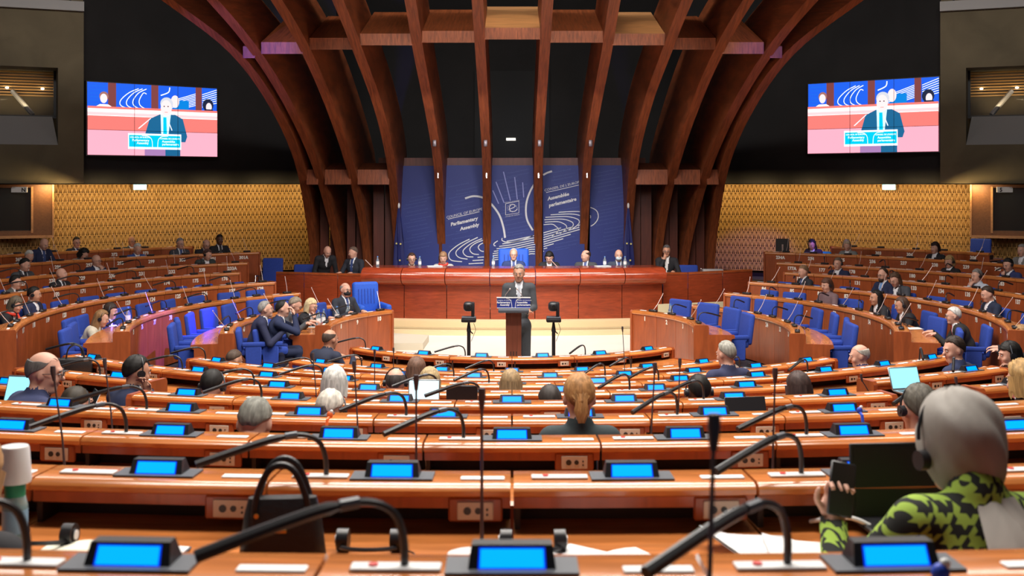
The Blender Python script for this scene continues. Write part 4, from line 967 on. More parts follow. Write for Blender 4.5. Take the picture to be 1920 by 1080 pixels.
def make_person(p):
    c = {'hair': 'short', 'hc': (.05, .03, .02), 'suit': (.02, .025, .05), 'skin': 'p', 'shirt': (.75, .77, .82), 'tie': None, 'pose': 'desk', 'yaw': 0, 'pitch': .15, 'turn': 0, 'vox': .019, 'vneck': True}
    c.update(p); vox = c['vox']
    Pt = Vector(c['pos']); hz = Pt.z; fl = c['floor']; S_ = c.get('s', .9); hh = (hz-fl)/S_
    hi = 1.16 if not c.get('stand') else 1.66; lo = .93 if not c.get('stand') else 1.38
    hh2 = min(hi, max(lo, hh)); z0 = hz-hh2*S_
    V, Q, N, tg, Hm, hip, nb, sp = build_person(hh2, c.get('lean'), math.radians(c['yaw']), c['pitch'], c['pose'], vox, c.get('stand', False), c.get('female', False), c.get('fat', 1.), c.get('hunch', .03 if c['pitch'] > .35 else 0.))
    hc = Hm.translation; rz = c['rz']+math.radians(c['turn'])
    off = Matrix.Rotation(rz, 3, 'Z') @ Vector((hc.x, hc.y, 0))*S_
    body = np_mesh('person', V, Q, skin(c['skin'])); root = link('person', body, None, (Pt.x-off.x, Pt.y-off.y, z0), (0, 0, rz)); tag(root, c['label'], 'person', None); root.scale = (S_, S_, S_)
    # clothes: offset copies of the body surface
    fc = V[Q].mean(1); ft = tg[Q[:, 0]]; key = '%.3f_%.3f_%.3f' % tuple(c['suit'])
    suitm = c.get('suitmat') or cloth('cloth_'+key, c['suit'])
    tor = (ft == T_TORSO); up = (fc[:, 2]-hip.z)/max(.01, sp.z); front = N[Q[:, 0], 1] < -.15
    halfw = np.clip((up-.42)*.088, 0, 1)
    vopen = tor & front & (np.abs(fc[:, 0]) < halfw) & (up > .42) if c['vneck'] else np.zeros(len(Q), bool)
    jk = ((tor & ~vopen) | (ft == T_ARM))
    if not c['vneck']: jk |= (ft == T_NECK) & (fc[:, 2] < nb.z+.04)
    link('jacket', np_mesh('jacket', V+N*.008, Q[jk], suitm), root)
    if c['vneck']:
        shm = (tor & front & (np.abs(fc[:, 0]) < halfw+.05) & (up > .38)) | ((ft == T_NECK) & (fc[:, 2] < nb.z+.045)) | (tor & (up > 1.0))
        if shm.any(): link('shirt', np_mesh('shirt', V+N*.0055, Q[shm], cloth('shirt_%.2f_%.2f_%.2f' % tuple(c['shirt']), c['shirt'], .7, .03)), root)
        if c['tie']:
            tm = tor & front & (np.abs(fc[:, 0]) < .022) & (up > .40)
            if tm.any(): link('tie', np_mesh('tie', V+N*.010, Q[tm], cloth('tie_%.2f_%.2f_%.2f' % tuple(c['tie']), c['tie'], .6)), root)
    lg = (ft == T_LEG) | (tor & (up < .12)); link('trousers', np_mesh('trousers', V+N*.009, Q[lg], cloth('trouser_'+key, [x*.8 for x in c['suit']]) if c.get('trousers') is None else cloth('trouser_l', c['trousers'])), root)
    fo = ft == T_FOOT; link('shoes', np_mesh('shoes', V+N*.006, Q[fo], M_black), root)
    # face
    hm = mat('hair_%.2f_%.2f_%.2f' % tuple(c['hc']), c['hc'], .6, grain=.45, gscale=(60, 60, 8), spec=.3)
    if c['hair'] not in ('none', 'scarf'): head_attach('hair', hair_mesh(c['hair'], vox, len(c['label'])), hm, root, Hm)
    for s in (-1, 1):
        e = MB(); e.ell((s*.030, -.0845, .008), (.011, .006, .007), 8, 6); eo = head_attach('eye', e, M_white, root, Hm)
        e = MB(); e.ell((s*.030, -.0895, .008), (.0052, .003, .0055), 8, 5); ob('iris', e, mat('iris', (.03, .02, .015), .3), eo)
        e = MB(); e.tube([(s*.016, -.090, .027), (s*.03, -.093, .031), (s*.046, -.082, .026)], .0035, 5); head_attach('eyebrow', e, hm if c['hair'] != 'none' else mat('brow', (.15, .1, .08), .8), root, Hm)
    e = MB(); e.ell((0, -.084, -.055), (.022, .006, .006), 10, 6); head_attach('mouth', e, mat('lips', (.36, .11, .09), .5), root, Hm)
    if c.get('beard'):
        e = MB(); e.ell((0, -.045, -.075), (.056, .052, .048), 12, 8); head_attach('beard', e, hm, root, Hm)
    if c.get('glasses'):
        g = MB()
        for s in (-1, 1):
            g.tube([(s*.032+.023*math.cos(a), -.102, .006+.017*math.sin(a)) for a in [2*PI*k/12 for k in range(12)]], .0022, 5, closed=True)
            g.tube([(s*.055, -.100, .01), (s*.078, -.05, .012), (s*.084, .01, .005)], .002, 5)
        g.tube([(-.009, -.102, .01), (.009, -.102, .01)], .002, 5); head_attach('glasses', g, M_black, root, Hm)
    if c.get('mask'):
        g = MB(); g.ell((0, -.045, -.045), (.066, .066, .052), 14, 8); head_attach('face_mask', g, M_mask if c['mask'] == 'black' else M_maskb, root, Hm)
    if c.get('phones'):
        g = MB(); g.tube([(.096*math.sin(a), .0, .01+.118*math.cos(a)) for a in [math.radians(-88+176*k/12) for k in range(13)]], .0055, 6); ho = head_attach('headphones', g, M_black if c['phones'] == 1 else M_grey, root, Hm)
        for s in (-1, 1): g = MB(); g.tube([(s*.076, .005, 0), (s*.104, .005, 0)], .028, 12); g.tube([(s*.104, .005, 0), (s*.108, .005, 0)], .014, 10); ob('ear_cup', g, M_black, ho)
    if c.get('scarfc'):
        g = MB(); g.tube([tuple(nb+Vector((.085*math.sin(a), -.005-.075*math.cos(a), .015-.02*math.cos(a)))) for a in [2*PI*k/14 for k in range(14)]], .024, 8, closed=True)
        g.tube([tuple(nb+Vector((-.02, -.09, 0))), tuple(nb+Vector((-.03, -.15, -.12))), tuple(nb+Vector((-.03, -.17, -.26)))], [.025, .03, .02], 8); ob('neck_scarf', g, cloth('neckscarf_%.2f' % c['scarfc'][1], c['scarfc']), root)
    if c.get('held') == 'phone':
        s_h = c.get('hand', 1); pc_, cd_, nr_, sd_ = HANDS[s_h]; g = MB(); T = Matrix.Translation(pc_+cd_*.045+nr_*.034) @ Matrix((sd_, -nr_, cd_)).transposed().to_4x4()
        g.rbox(-.037, .037, -.005, .005, -.075, .075, .004, 1, M=T); o = ob('mobile_phone', g, M_black); o.matrix_world = root.matrix_basis.copy(); dark_ = c.get('darkphone'); tag(o, ('black mobile phone in the hand of the ' if dark_ else 'white lit mobile phone held up by the ') + c['who'], 'phone')
        g = MB(); g.box(-.033, .033, .0052, .0062, -.069, .069, M=T); ob('screen', g, M_glass if dark_ else mat('phone_screen', (.5, .8, .9), .3, emit=(.75, .92, 1.), es=1.1), o)
    p['root'] = root; return root, Hm, nb
PEOPLE = []
FM = dict(female=True)
def seat(row, px, py, centre, label, rho=None, **k):
    if rho is None: rho = .58 if centre else .52
    R = ROWS[row][0]+rho
    if centre: lo, hi = 122, 238
    if centre:
        best = None
        for i in range(1601):
            a = math.radians(112+(180-112)*i/1600); y = C0+R*math.cos(a); 
            if y < .6: continue
            e = abs(F*R*math.sin(a)/y-abs(px-960))
            if best is None or e < best[0]: best = (e, a)
        phi = best[1]*(1 if px >= 960 else -1)
    else: phi = solve_phi(R, px, 20, 104)
    y = C0+R*math.cos(phi); pos = P(px, py, y)
    if centre: k.setdefault('s', .95); pos.z -= .128*k['s']
    d = dict(row=row, phi=phi, centre=centre, rho=rho, pos=pos, floor=floor_z(row, centre), rz=-phi, label=label, px=px); d.update(k); PEOPLE.append(d)
def free(px, py, D, face, label, floor=0., **k):   # face: degrees, 0 = towards camera, + = turned to image right
    d = dict(pos=P(px, py, D), floor=floor, rz=math.radians(face), label=label, px=px); d.update(k); PEOPLE.append(d)
BK = (.012, .010, .009); BR = (.06, .03, .018); BL = (.52, .34, .15); GR = (.26, .25, .24); WH = (.62, .60, .57); NAVY = (.012, .02, .065); DARK = (.012, .012, .016); GS = (.07, .075, .09); LB = (.30, .19, .10)
RT = (.5, .03, .03); BT = (.03, .06, .2)
# left block
seat('G', 83, 458, False, 'bald man in a navy suit looking down at a tablet in the upper left rows', hair='none', suit=NAVY, tie=BT, pitch=.45)
seat('H', 144, 455, False, 'dark-haired man in glasses and dark suit behind desk 370 in the back left row', hc=BK, suit=(.015, .02, .04), glasses=1, tie=BT, yaw=-10)
seat('G', 157, 477, False, 'woman with dark curly hair bending over desk 296 in the left block', hair='curly', hc=BK, suit=(.3, .3, .28), pitch=.7, yaw=30, **FM)
seat('G', 55, 481, False, 'white-haired head behind the grey-suited man at the far left', hc=WH, suit=GS, pitch=.4)
seat('F', 47, 497, False, 'dark-haired man in a grey suit leaning on his desk at the far left', hc=BK, suit=(.06, .065, .075), tie=DARK, pitch=.3, turn=-5, yaw=25)
seat('F', 181, 489, False, 'bald man in navy suit and glasses turned to the stage behind desk 229', hair='none', suit=NAVY, glasses=1, turn=-5, yaw=20, pose=('desk', 'chin'))
seat('H', 247, 453, False, 'bald man with glasses in the back left row against the slatted wall', hair='none', suit=(.05, .06, .06), glasses=1, skin='m')
seat('G', 258, 467, False, 'white-haired man in a bright blue jacket behind desk 298', hc=WH, suit=(.03, .09, .33), pitch=.35, fat=1.1)
seat('E', 116, 515, False, 'bald man in a black suit and white shirt leaning back behind desk 170', hair='none', suit=DARK, tie=DARK, pitch=-.1, yaw=15, lean=.0)
seat('E', 30, 530, False, 'man in glasses and grey tweed suit near the left edge', hc=BK, suit=(.09, .095, .09), glasses=1, tie=DARK, yaw=15)
seat('D', 65, 553, False, 'dark-haired man with headphones and navy suit, arms resting on desk 120', hc=BK, suit=NAVY, phones=1, skin='m', yaw=10, pitch=.1)
seat('D', 30, 572, False, 'woman with brown hair, headphones and a red scarf at the left edge', hair='bangs', hc=(.12, .09, .06), suit=DARK, phones=1, scarfc=(.6, .04, .02), pitch=.3, **FM)
seat('G', 338, 457, False, 'grey-haired man in a grey suit behind desk 299', hc=GR, suit=(.045, .05, .065), tie=BT, glasses=1, yaw=10)
seat('G', 387, 459, False, 'bald man with glasses looking down behind desk 300', hair='bald', hc=GR, suit=DARK, glasses=1, pitch=.4)
seat('G', 412, 450, False, 'dark-skinned man in a black suit and white shirt behind desk 301', hc=BK, suit=DARK, skin='d', tie=DARK, pitch=.2)
seat('F', 389, 478, False, 'dark-haired man with headphones bending down behind desk 233', hc=(.1, .05, .04), suit=(.04, .05, .05), phones=1, pitch=.4, yaw=30)
seat('C', 191, 598, False, 'woman with long blond hair and cream jacket writing at the third left row', hair='long', hc=(.26, .14, .06), suit=(.55, .50, .40), trousers=(.5, .42, .28), phones=1, vneck=False, pitch=.3, turn=0, vox=.015, **FM)
seat('C', 208, 584, False, 'dark-haired woman in navy beside the woman in the cream jacket', hair='bangs', hc=(.035, .02, .015), suit=NAVY, phones=2, pitch=.15, vox=.015, **FM)
seat('A', 499, 581, False, 'grey-haired man with glasses and navy suit on a blue chair, looking up', hc=GR, suit=(.015, .018, .055), glasses=1, pitch=-.15, pose='desk', vox=.015, rho=.70)
seat('A', 531, 580, False, 'dark-haired man holding his glasses up with both hands', hair='receding', hc=BK, suit=NAVY, pose='face', pitch=.1, vox=.015)
seat('A', 554, 573, False, 'man with grey-blond hair and black glasses in a grey suit, reading', hc=(.25, .2, .15), suit=(.06, .065, .075), glasses=1, pitch=.4, vox=.015)
seat('A', 584, 575, False, 'woman with wavy blond hair in a black jacket, hand at her chin', hair='bangs', hc=(.65, .52, .30), suit=DARK, pose=('chin', 'desk'), glasses=1, turn=-10, vox=.015, **FM)
seat('A', 648, 544, False, 'balding man with a black face mask sitting upright beside the tall blue chair', hair='bald', hc=GR, suit=(.025, .03, .045), tie=BT, mask='black', glasses=1, pitch=0, vox=.015, turn=-10)
# presidium
free(772, 486, 21.75, 0, 'man in glasses and dark suit with headphones, leftmost behind the presidium desk', .25, hc=BR, suit=(.02, .025, .045), glasses=1, phones=1, tie=DARK, turn=12)
free(831, 484, 21.75, 0, 'woman in a pale jacket with a red and white scarf behind the presidium desk', .25, hair='bangs', hc=(.30, .17, .09), suit=(.42, .42, .40), scarfc=(.6, .06, .04), pitch=.3, **FM)
free(963, 478, 21.75, 0, 'white-haired man in a blue suit in the tall blue president chair', .25, hc=WH, suit=(.02, .04, .14), tie=BT, glasses=1, pitch=.0, hair='receding')
free(1030, 483, 21.75, 0, 'woman with dark hair in a black dress looking down behind the presidium desk', .25, hair='bangs', hc=BK, suit=DARK, pitch=.45, yaw=-10, **FM)
free(1098, 480, 21.75, 0, 'balding man in a grey suit turned sideways behind the presidium desk', .25, hair='bald', hc=BR, suit=(.05, .055, .06), tie=BT, yaw=-55, turn=-15, pitch=.15, mask=None)
free(1160, 479, 21.75, 0, 'bald man with a pale face mask behind the presidium desk', .25, hair='none', suit=(.04, .055, .09), tie=BT, mask='pale')
free(614, 472, 22.7, 28, 'bald standing man in a black coat bending to his neighbour, left of the presidium', .1, stand=True, hair='none', suit=DARK, pitch=.55, skin='p', pose='side')
free(662, 474, 22.4, -25, 'man with shaved head in a dark navy suit left of the presidium desk', .15, hair='crop', hc=(.12, .08, .06), suit=(.015, .018, .03), tie=BT, yaw=-40, pitch=.2)
free(1250, 471, 22.3, -8, 'man with dark glasses in a black tailcoat right of the presidium desk', .2, hc=(.10, .09, .09), suit=DARK, shirt=(.8, .8, .8), glasses=1, pose=('chin', 'desk'), skin='m')
free(973, 513, 15.05, 0, 'speaker in a dark grey suit and silver tie standing at the lectern', -.02, stand=True, hc=(.27, .26, .25), suit=(.055, .060, .070), tie=(.42, .44, .50), pose='lectern', yaw=-8, pitch=.12, vox=.014, shirt=(.8, .8, .85), skin='m')
# right block
seat('G', 1522, 459, False, 'woman with long black hair looking down by the computer monitor', hair='long', hc=BK, suit=(.05, .03, .07), pitch=.45, skin='m', **FM)
seat('G', 1588, 460, False, 'woman with blond hair tied back in a grey top in the upper right rows', hair='bangs', hc=(.45, .36, .24), suit=(.2, .22, .22), pitch=.3, yaw=40, **FM)
seat('E', 1571, 495, False, 'grey-brown-haired man with headphones and navy suit in front of desk 178', hc=(.16, .12, .09), suit=NAVY, phones=1, turn=0, pitch=.15)
seat('D', 1506, 510, False, 'fair-haired man in a dark suit and blue tie in the fourth right row, leftmost', hc=(.22, .13, .07), suit=(.02, .022, .03), tie=BT, pitch=.2, yaw=-5, turn=-25)
seat('C', 1550, 535, False, 'woman with short brown hair and a patterned mauve top in the third right row', hair='bangs', hc=(.09, .035, .02), suit=(.16, .10, .11), phones=1, vneck=False, pitch=.2, **FM)
seat('D', 1655, 516, False, 'balding bearded man with glasses and pale blue tie in the fourth right row', hair='receding', hc=(.05, .03, .02), suit=NAVY, tie=(.15, .3, .6), glasses=1, beard=1, pitch=.15)
seat('D', 1678, 525, False, 'man with wavy brown hair looking down beside the bearded man', hair='curly', hc=(.09, .05, .03), suit=(.06, .065, .08), pitch=.45, turn=10)
seat('C', 1642, 559, False, 'woman with long black hair and a black leather jacket in the third right row', hair='long', hc=BK, suit=(.02, .02, .025), pitch=.05, skin='m', vox=.016, **FM)
seat('C', 1690, 573, False, 'woman with long dark hair ending in blond tips beside the woman in leather', hair='long', hc=(.09, .05, .035), suit=DARK, phones=2, pitch=.2, vox=.016, skin='m', **FM)
seat('G', 1753, 465, False, 'woman with dark hair and a black jacket behind desk 239', hair='bangs', hc=(.03, .015, .012), suit=DARK, yaw=-10, **FM)
seat('F', 1780, 491, False, 'blond woman with headphones behind desk 182', hair='bangs', hc=(.42, .27, .12), suit=DARK, phones=1, pitch=.2, **FM)
seat('F', 1890, 497, False, 'dark-haired man with headphones and blue jacket, hand on his chin, at the right edge', hc=BK, suit=(.02, .03, .12), phones=1, pose=('chin', 'desk'), pitch=.35)
seat('E', 1831, 518, False, 'grey-haired man with headphones in a pale shirt, hand on his cheek', hc=(.22, .20, .19), suit=(.45, .5, .6), phones=1, pose=('chin', 'desk'), vneck=False, pitch=.15)
seat('D', 1851, 552, False, 'dark-haired man in a navy pullover behind desk 94', hc=(.04, .02, .015), suit=(.012, .02, .05), pitch=.3)
seat('C', 1787, 593, False, 'elderly white-haired man with glasses and black suit sitting upright in the third right row', hc=WH, suit=(.02, .017, .016), tie=RT, glasses=1, pitch=.05, pose='desk', vox=.015, rho=.75)
seat('G', 1916, 470, False, 'grey-haired man in a checked grey jacket at the right edge of the upper rows', hc=GR, suit=(.2, .2, .19))
# middle block (seen from behind)
seat('A', 619, 617, True, 'balding man in navy seen from behind, left end of the row nearest the stage', hair='bald', hc=(.07, .05, .04), suit=(.015, .02, .045), vox=.015, rho=.95, skin='m')
seat('B', 439, 656, True, 'head with cropped brown hair low behind the eighth row, left', hair='crop', hc=(.08, .05, .035), suit=DARK, vox=.016, pitch=.4, skin='m')
seat('F', 84, 658, True, 'older balding man in a navy jumper with glasses raising a mobile phone', hair='bald', hc=(.14, .13, .125), suit=(.03, .04, .11), glasses=1, pose='phone', held='phone', who='older man in navy', yaw=-32, turn=-28, vox=.011, vneck=False, fat=1.2, s=1.05)
seat('E', 257, 667, True, 'dark-haired man with headphones holding his cheek, seen from behind on the left', hc=BK, suit=(.02, .03, .08), phones=1, pose=('ear', 'desk'), yaw=-15, turn=-15, vox=.012, skin='m')
seat('E', 398, 694, True, 'dark head with a headband low behind a display in the fifth row, left', hc=BK, suit=DARK, phones=2, pitch=.35, vox=.013)
seat('F', 140, 727, True, 'small dark-haired head with an earpiece behind the display at lower left', hc=(.04, .03, .02), suit=DARK, phones=1, pitch=.5, vox=.014)
seat('G', 478, 748, True, 'grey-haired man bowed down in the third row, left of centre', hc=(.22, .22, .19), suit=DARK, pitch=.55, vox=.011)
seat('E', 628, 688, True, 'white-haired woman, the upper of two white heads left of centre', hair='bangs', hc=(.66, .66, .62), suit=DARK, vox=.012, **FM)
seat('F', 618, 732, True, 'white-haired man bent forward, lower of two white heads left of centre', hair='short', hc=(.68, .64, .56), suit=GS, phones=2, pitch=.6, vox=.012)
seat('D', 742, 690, True, 'bald-crowned man with dark side hair and headphones next to a white laptop', hair='bald', hc=(.08, .07, .065), suit=DARK, phones=1, vox=.012)
seat('C', 781, 670, True, 'woman with straight brown hair in the front middle rows', hair='long', hc=(.17, .09, .06), suit=DARK, vox=.014, **FM)
seat('D', 806, 690, True, 'woman with straight blond hair behind the white laptop', hair='long', hc=(.45, .33, .17), suit=DARK, vox=.014, **FM)
seat('D', 958, 694, True, 'woman with long blond hair near the middle axis', hair='long', hc=(.36, .24, .12), suit=(.4, .4, .4), vox=.014, **FM)
seat('E', 1031, 723, True, 'low dark head left of the ponytail woman', hc=(.05, .04, .035), suit=DARK, pitch=.4, vox=.014)
seat('G', 1086, 703, True, 'woman with auburn-blond hair in a ponytail and grey top in the middle rows', hair='bun', hc=(.44, .22, .08), suit=(.03, .045, .05), vox=.010, s=.86, **FM)
seat('E', 1310, 703, True, 'black-haired head with headphones right of centre', hc=(.012, .012, .014), suit=DARK, phones=1, vox=.013, skin='d')
seat('C', 1361, 640, True, 'grey-haired man in a navy jacket at the right end of the middle rows', hc=(.33, .32, .28), suit=(.03, .035, .09), vox=.013, yaw=15)
seat('E', 1496, 698, True, 'head with straight dark brown hair right of the microphone, seventh row', hair='bangs', hc=(.06, .035, .03), suit=DARK, vox=.013, **FM)
seat('C', 1611, 645, True, 'white-haired man looking left with a cup by his hand', hair='bald', hc=(.55, .52, .46), suit=(.03, .03, .1), yaw=45, vox=.013)
seat('D', 1788, 631, True, 'man with neat dark hair and navy jacket in profile beside the open laptop', hc=(.035, .022, .016), suit=(.02, .03, .09), yaw=55, turn=8, vox=.012, shirt=(.6, .7, .85))
seat('D', 1892, 641, True, 'black-haired woman with a headband, hand over her face, near the right edge', hair='bangs', hc=(.012, .01, .012), suit=DARK, phones=2, pose=('desk', 'chin'), yaw=45, vox=.012, **FM)
seat('C', 1914, 610, True, 'woman with long blond hair at the right edge, behind the black-haired woman', hair='long', hc=(.38, .22, .10), suit=DARK, yaw=30, vox=.013, **FM)
seat('G', 1722, 721, True, 'man with grey-brown hair and headset just in front of the headscarf', hc=(.11, .10, .08), suit=DARK, phones=1, pitch=.1, vox=.012)
seat('F', 1915, 677, True, 'curly ginger-blond head at the right edge', hair='curly', hc=(.45, .27, .10), suit=DARK, vox=.013, **FM)
# ============================================================ BUILD SEATS, DESKS, PEOPLE
build_side(); build_centre()
FLT = {}
for p in PEOPLE: make_person(p)
occ = [(p['row'], p['phi'], p['centre']) for p in PEOPLE if 'row' in p]
for p in PEOPLE:
    if 'row' not in p: continue
    q = p['root'].location.copy(); q.z = p['floor']; h = .72 if p['centre'] else (ROWS[p['row']][1]-p['floor']+.02)
    hh = p['pos'].z-p['floor']
    make_chair(q, p['root'].rotation_euler.z, min(h, .80), 'blue chair under the ' + p['label'].split(',')[0][:70] if len(p['label'].split(',')[0].split()) < 12 else 'blue chair under the ' + ' '.join(p['label'].split(',')[0].split()[:12]), group=None)
bump_up = {'A': .14, 'B': .12, 'C': .03, 'D': -.03, 'E': -.09, 'F': -.12, 'G': -.14, 'H': -.14}
for row, sgn, phi, num in SIDE_SEATS:
    if any(r == row and not c and abs(a-phi)*(ROWS[row][0]+.8) < .34 for r, a, c in occ): continue
    rnd = random.uniform(-.25, .25) if row in 'ABCD' else random.uniform(-.1, .1)
    make_chair(pol(ROWS[row][0]+.52, phi, floor_z(row, False)), -phi+rnd, ROWS[row][1]-floor_z(row, False)+bump_up[row], 'empty blue chair, '+num)
for px, lb in ((885, 'low empty blue chair in the middle of the front rows, left of centre'), (1035, 'low empty blue chair in the middle of the front rows, right of centre'), (1180, 'low empty blue chair in front rows right of the middle')):
    phi = solve_phi(ROWS['A'][0]+.7, px, 150, 180); y = C0+(ROWS['A'][0]+.75)*math.cos(phi); make_chair(((px-960)*y/F, y, -.12), -phi, .63, lb)
# special chairs
def tall_chair(loc, rz, hgt, label, wd=.62):
    t = thing('high_back_chair', label, 'chair', loc, rz)
    T = Matrix.Rotation(-.12, 4, 'X')
    mb = MB(); mb.rbox(-wd/2, wd/2, .0, .14, .36, hgt, .05, 3, M=T); ob('backrest', mb, M_blueb, t)
    mb = MB()
    for k in range(6): x = -wd*.3+wd*.6*k/5; mb.tube([T @ Vector((x, -.002, hgt-.12)), T @ Vector((x, -.002, hgt*.62))], .008, 5)
    ob('seam', mb, M_blue, t)
    mb = MB(); mb.rbox(-wd/2+.02, wd/2-.02, -.55, .02, .30, .43, .05, 3); ob('seat', mb, M_blueb, t)
    for s in (-1, 1): mb = MB(); mb.rbox(s*wd/2-.05, s*wd/2+.05, -.52, .05, .24, .62, .04, 3); ob('armrest', mb, M_blueb, t)
    mb = MB(); mb.tube([(0, -.25, .03), (0, -.25, .3)], .04, 10); ob('column', mb, M_black, t)
    for k in range(5): a = 2*PI*k/5; mb = MB(); mb.tube([(0, -.25, .07), (.32*math.cos(a), -.25+.32*math.sin(a), .03)], .02, 6); ob('foot', mb, M_black, t)
q = P(686, 600, 19.2); tall_chair((q.x, 19.45, .0), math.radians(22), .96, 'tall bright blue high-backed chair beside the masked man, left of the stage', .44)
q = P(963, 500, 22.2); tall_chair((q.x, 22.15, .25), 0, 1.12, 'tall blue president chair behind the white-haired man at the presidium desk', .58)
for px, lb, D in ((507, 'dark blue chair with chrome arms at the left end of the counter', 23.6), (567, 'low dark blue chair behind the left counter', 22.9), (1292, 'blue chair behind the right counter beside the man in the tailcoat', 22.7), (700, 'blue chair back behind the left end of the presidium desk', 22.6), (735, 'second blue chair back behind the left end of the presidium desk', 22.6), (1205, 'blue chair back behind the right end of the presidium desk', 22.6)):
    q = P(px, 500, D); make_chair((q.x, D, .2 if D < 23 else .1), 0, {507: .98, 567: .80, 1292: .80}.get(px, .74), lb, mt=M_blue, group=None)
    if px == 507:
        for s in (-1, 1): mb = MB(); mb.tube([(s*.27, .2, .0), (s*.27, .2, .62), (s*.27, -.15, .64), (s*.27, -.18, .5)], .016, 8); tag(ob('chrome_arm_frame', mb, M_chrome), 'chrome tube arm on the %s of the dark blue chair at the counter end' % ('left' if s < 0 else 'right'), 'chair frame').location = (q.x, D, .1)
q = P(1532, 500, 25.0); make_chair(pol(10.9, solve_phi(10.9, 1532, 20, 100), .31), -solve_phi(10.9, 1532, 20, 100), .84, 'chair with a turquoise back behind desk 177', mt=mat('teal_cloth', (.02, .30, .38), .7), group=None)
q = pol(12.0, solve_phi(12.0, 1831, 20, 100), .40); make_chair(q, -solve_phi(12.0, 1831, 20, 100)+.2, 1.08, 'dark blue chair standing in the gap of the back right row', group=None)
# ============================================================ SMALL THINGS
def row_pt(row, px, rho, dz, centre=True):
    R = ROWS[row][0]+rho
    best = None
    lo, hi = (112, 180) if centre else (20, 111)
    for i in range(1401):
        a = math.radians(lo+(hi-lo)*i/1400); y = C0+R*math.cos(a)
        if y < .5: continue
        e = abs(F*R*math.sin(a)/y-abs(px-960))
        if best is None or e < best[0]: best = (e, a)
    phi = best[1]*(1 if px >= 960 else -1); return pol(R, phi, ROWS[row][2 if centre else 1]+dz), phi
MBS = MB(); MBS.lathe([(0, .024), (.03, .026), (.034, .024), (.034, .02)], 20)
def table_mic(row, px, ptop, label, rho=.42, lean=0.):
    p, phi = row_pt(row, px, rho, -.129); t = thing('table_microphone', label, 'microphone', p, -phi, 'tall microphones on white round bases')
    mb = MB(); s = .056; n = 28; prof = [(1.0, .0), (1.06, .008), (1.0, .018), (.8, .024), (.0, .026)]; vs = []
    for r, z in prof:
        for k in range(n):
            a = 2*PI*k/n; ca, sa = math.cos(a), math.sin(a); e = .55
            vs.append((.088*r*abs(ca)**e*(1 if ca > 0 else -1), .050*r*abs(sa)**.8*(1 if sa > 0 else -1), z))
    mb.add(vs, [(i*n+k, i*n+(k+1) % n, (i+1)*n+(k+1) % n, (i+1)*n+k) for i in range(4) for k in range(n)], True); b = ob('base', mb, M_white, t)
    mb = MB(); mb.lathe([(.0, .031), (.02, .031), (.026, .026)], 18); ob('mount', mb, M_sill, b)
    zt = CZ-(ptop-345)*p.y/F-p.z; tip = Vector((lean, 0, zt))
    mb = MB(); mb.tube([(0, 0, .025), (lean*.25, .0, zt*.4), (lean*.9, 0, zt-.05)], [.0055, .004, .0035], 8); ob('stem', mb, M_darkrod, t)
    mb = MB(); mb.tube([(lean*.9, 0, zt-.055), (lean, 0, zt-.02), (lean, 0, zt)], [.006, .0105, .009], 10); ob('microphone_head', mb, M_darkrod, t)
for row, px, pt, lb, ln in (('I', 900, 728, 'tall thin microphone on a white base standing in the middle of the foreground', .0), ('J', 1325, 776, 'tall dark microphone in front of the right foreground papers', -.01), ('H', 1450, 690, 'tall microphone on white base in the third row, right of centre', -.01),
        ('H', 122, 687, 'tall microphone on white base in the third row, far left', .05), ('G', 213, 672, 'tall microphone on white base in the fourth row, far left', .045), ('H', 782, 703, 'tall microphone rising behind the display of the third row, left of centre', .0),
        ('G', 672, 677, 'tall microphone standing between white-haired man and the bald man', .02), ('E', 594, 662, 'thin microphone left of the two white heads', .03), ('G', 1220, 680, 'thin microphone right of the ponytail woman', -.02), ('F', 1272, 672, 'thin microphone left of the black-haired head', -.01),
        ('D', 702, 655, 'thin microphone in the seventh row left of the stage cameras', .0), ('B', 1172, 612, 'thin microphone with white base on the row next to the stage, right', .03), ('B', 738, 652, 'thin microphone with white base near the front rows, left', .0), ('E', 1600+36, 700, 'microphone with white base on the sixth row, right', .1), ('F', 1818, 705, 'microphone with white base by the pink folder', .1)):
    table_mic(row, px, pt, lb, lean=ln)
def headset(row, px, label, rho=.35, centre=True, s=1., rot=0.):
    p, phi = row_pt(row, px, rho, -.128, centre); t = thing('headphones', label, 'headphones', p, -phi+rot, 'headphones lying on the desks')
    mb = MB(); mb.tube([(.075*math.cos(a), .09*math.sin(a)-.0, .012+.02*math.sin(a)) for a in [PI*k/10 for k in range(11)]], .006, 6); ob('headband', mb, M_black, t)
    for q in (-1, 1): mb = MB(); mb.tube([(q*.085, 0, .03), (q*.055, 0, .03)], .03, 12); mb.tube([(q*.088, 0, .03), (q*.085, 0, .03)], .018, 10); c = ob('ear_cup', mb, M_black, t); mb = MB(); mb.tube([(q*.0905, 0, .03), (q*.088, 0, .03)], .013, 10); ob('cup_badge', mb, M_white, c)
    mb = MB(); mb.tube(smooth_pts([(-.05, -.02, .006), (-.12, .03, .005), (-.09, .09, .005), (.02, .12, .005), (.10, .08, .005)], 4), .0025, 5); ob('cord', mb, M_black, t)
for row, px, lb in (('I', 690, 'black headphones lying on the worktop left of the white microphone base'), ('I', 1000, 'black headphones right of the white microphone base'), ('H', 190, 'headphones beside the white microphone base at far left'), ('H', 1330, 'headphones behind the tall dark microphone'), ('I', 80, 'headphones beside the white cup'), ('H', 870, 'headphones behind the third row display'),
        ('G', 300, 'headphones in the fourth row, far left'), ('B', 800, 'headphones in the front rows left of the stage cameras'), ('B', 1150, 'headphones in the front rows right of the stage cameras')): headset(row, px, lb)
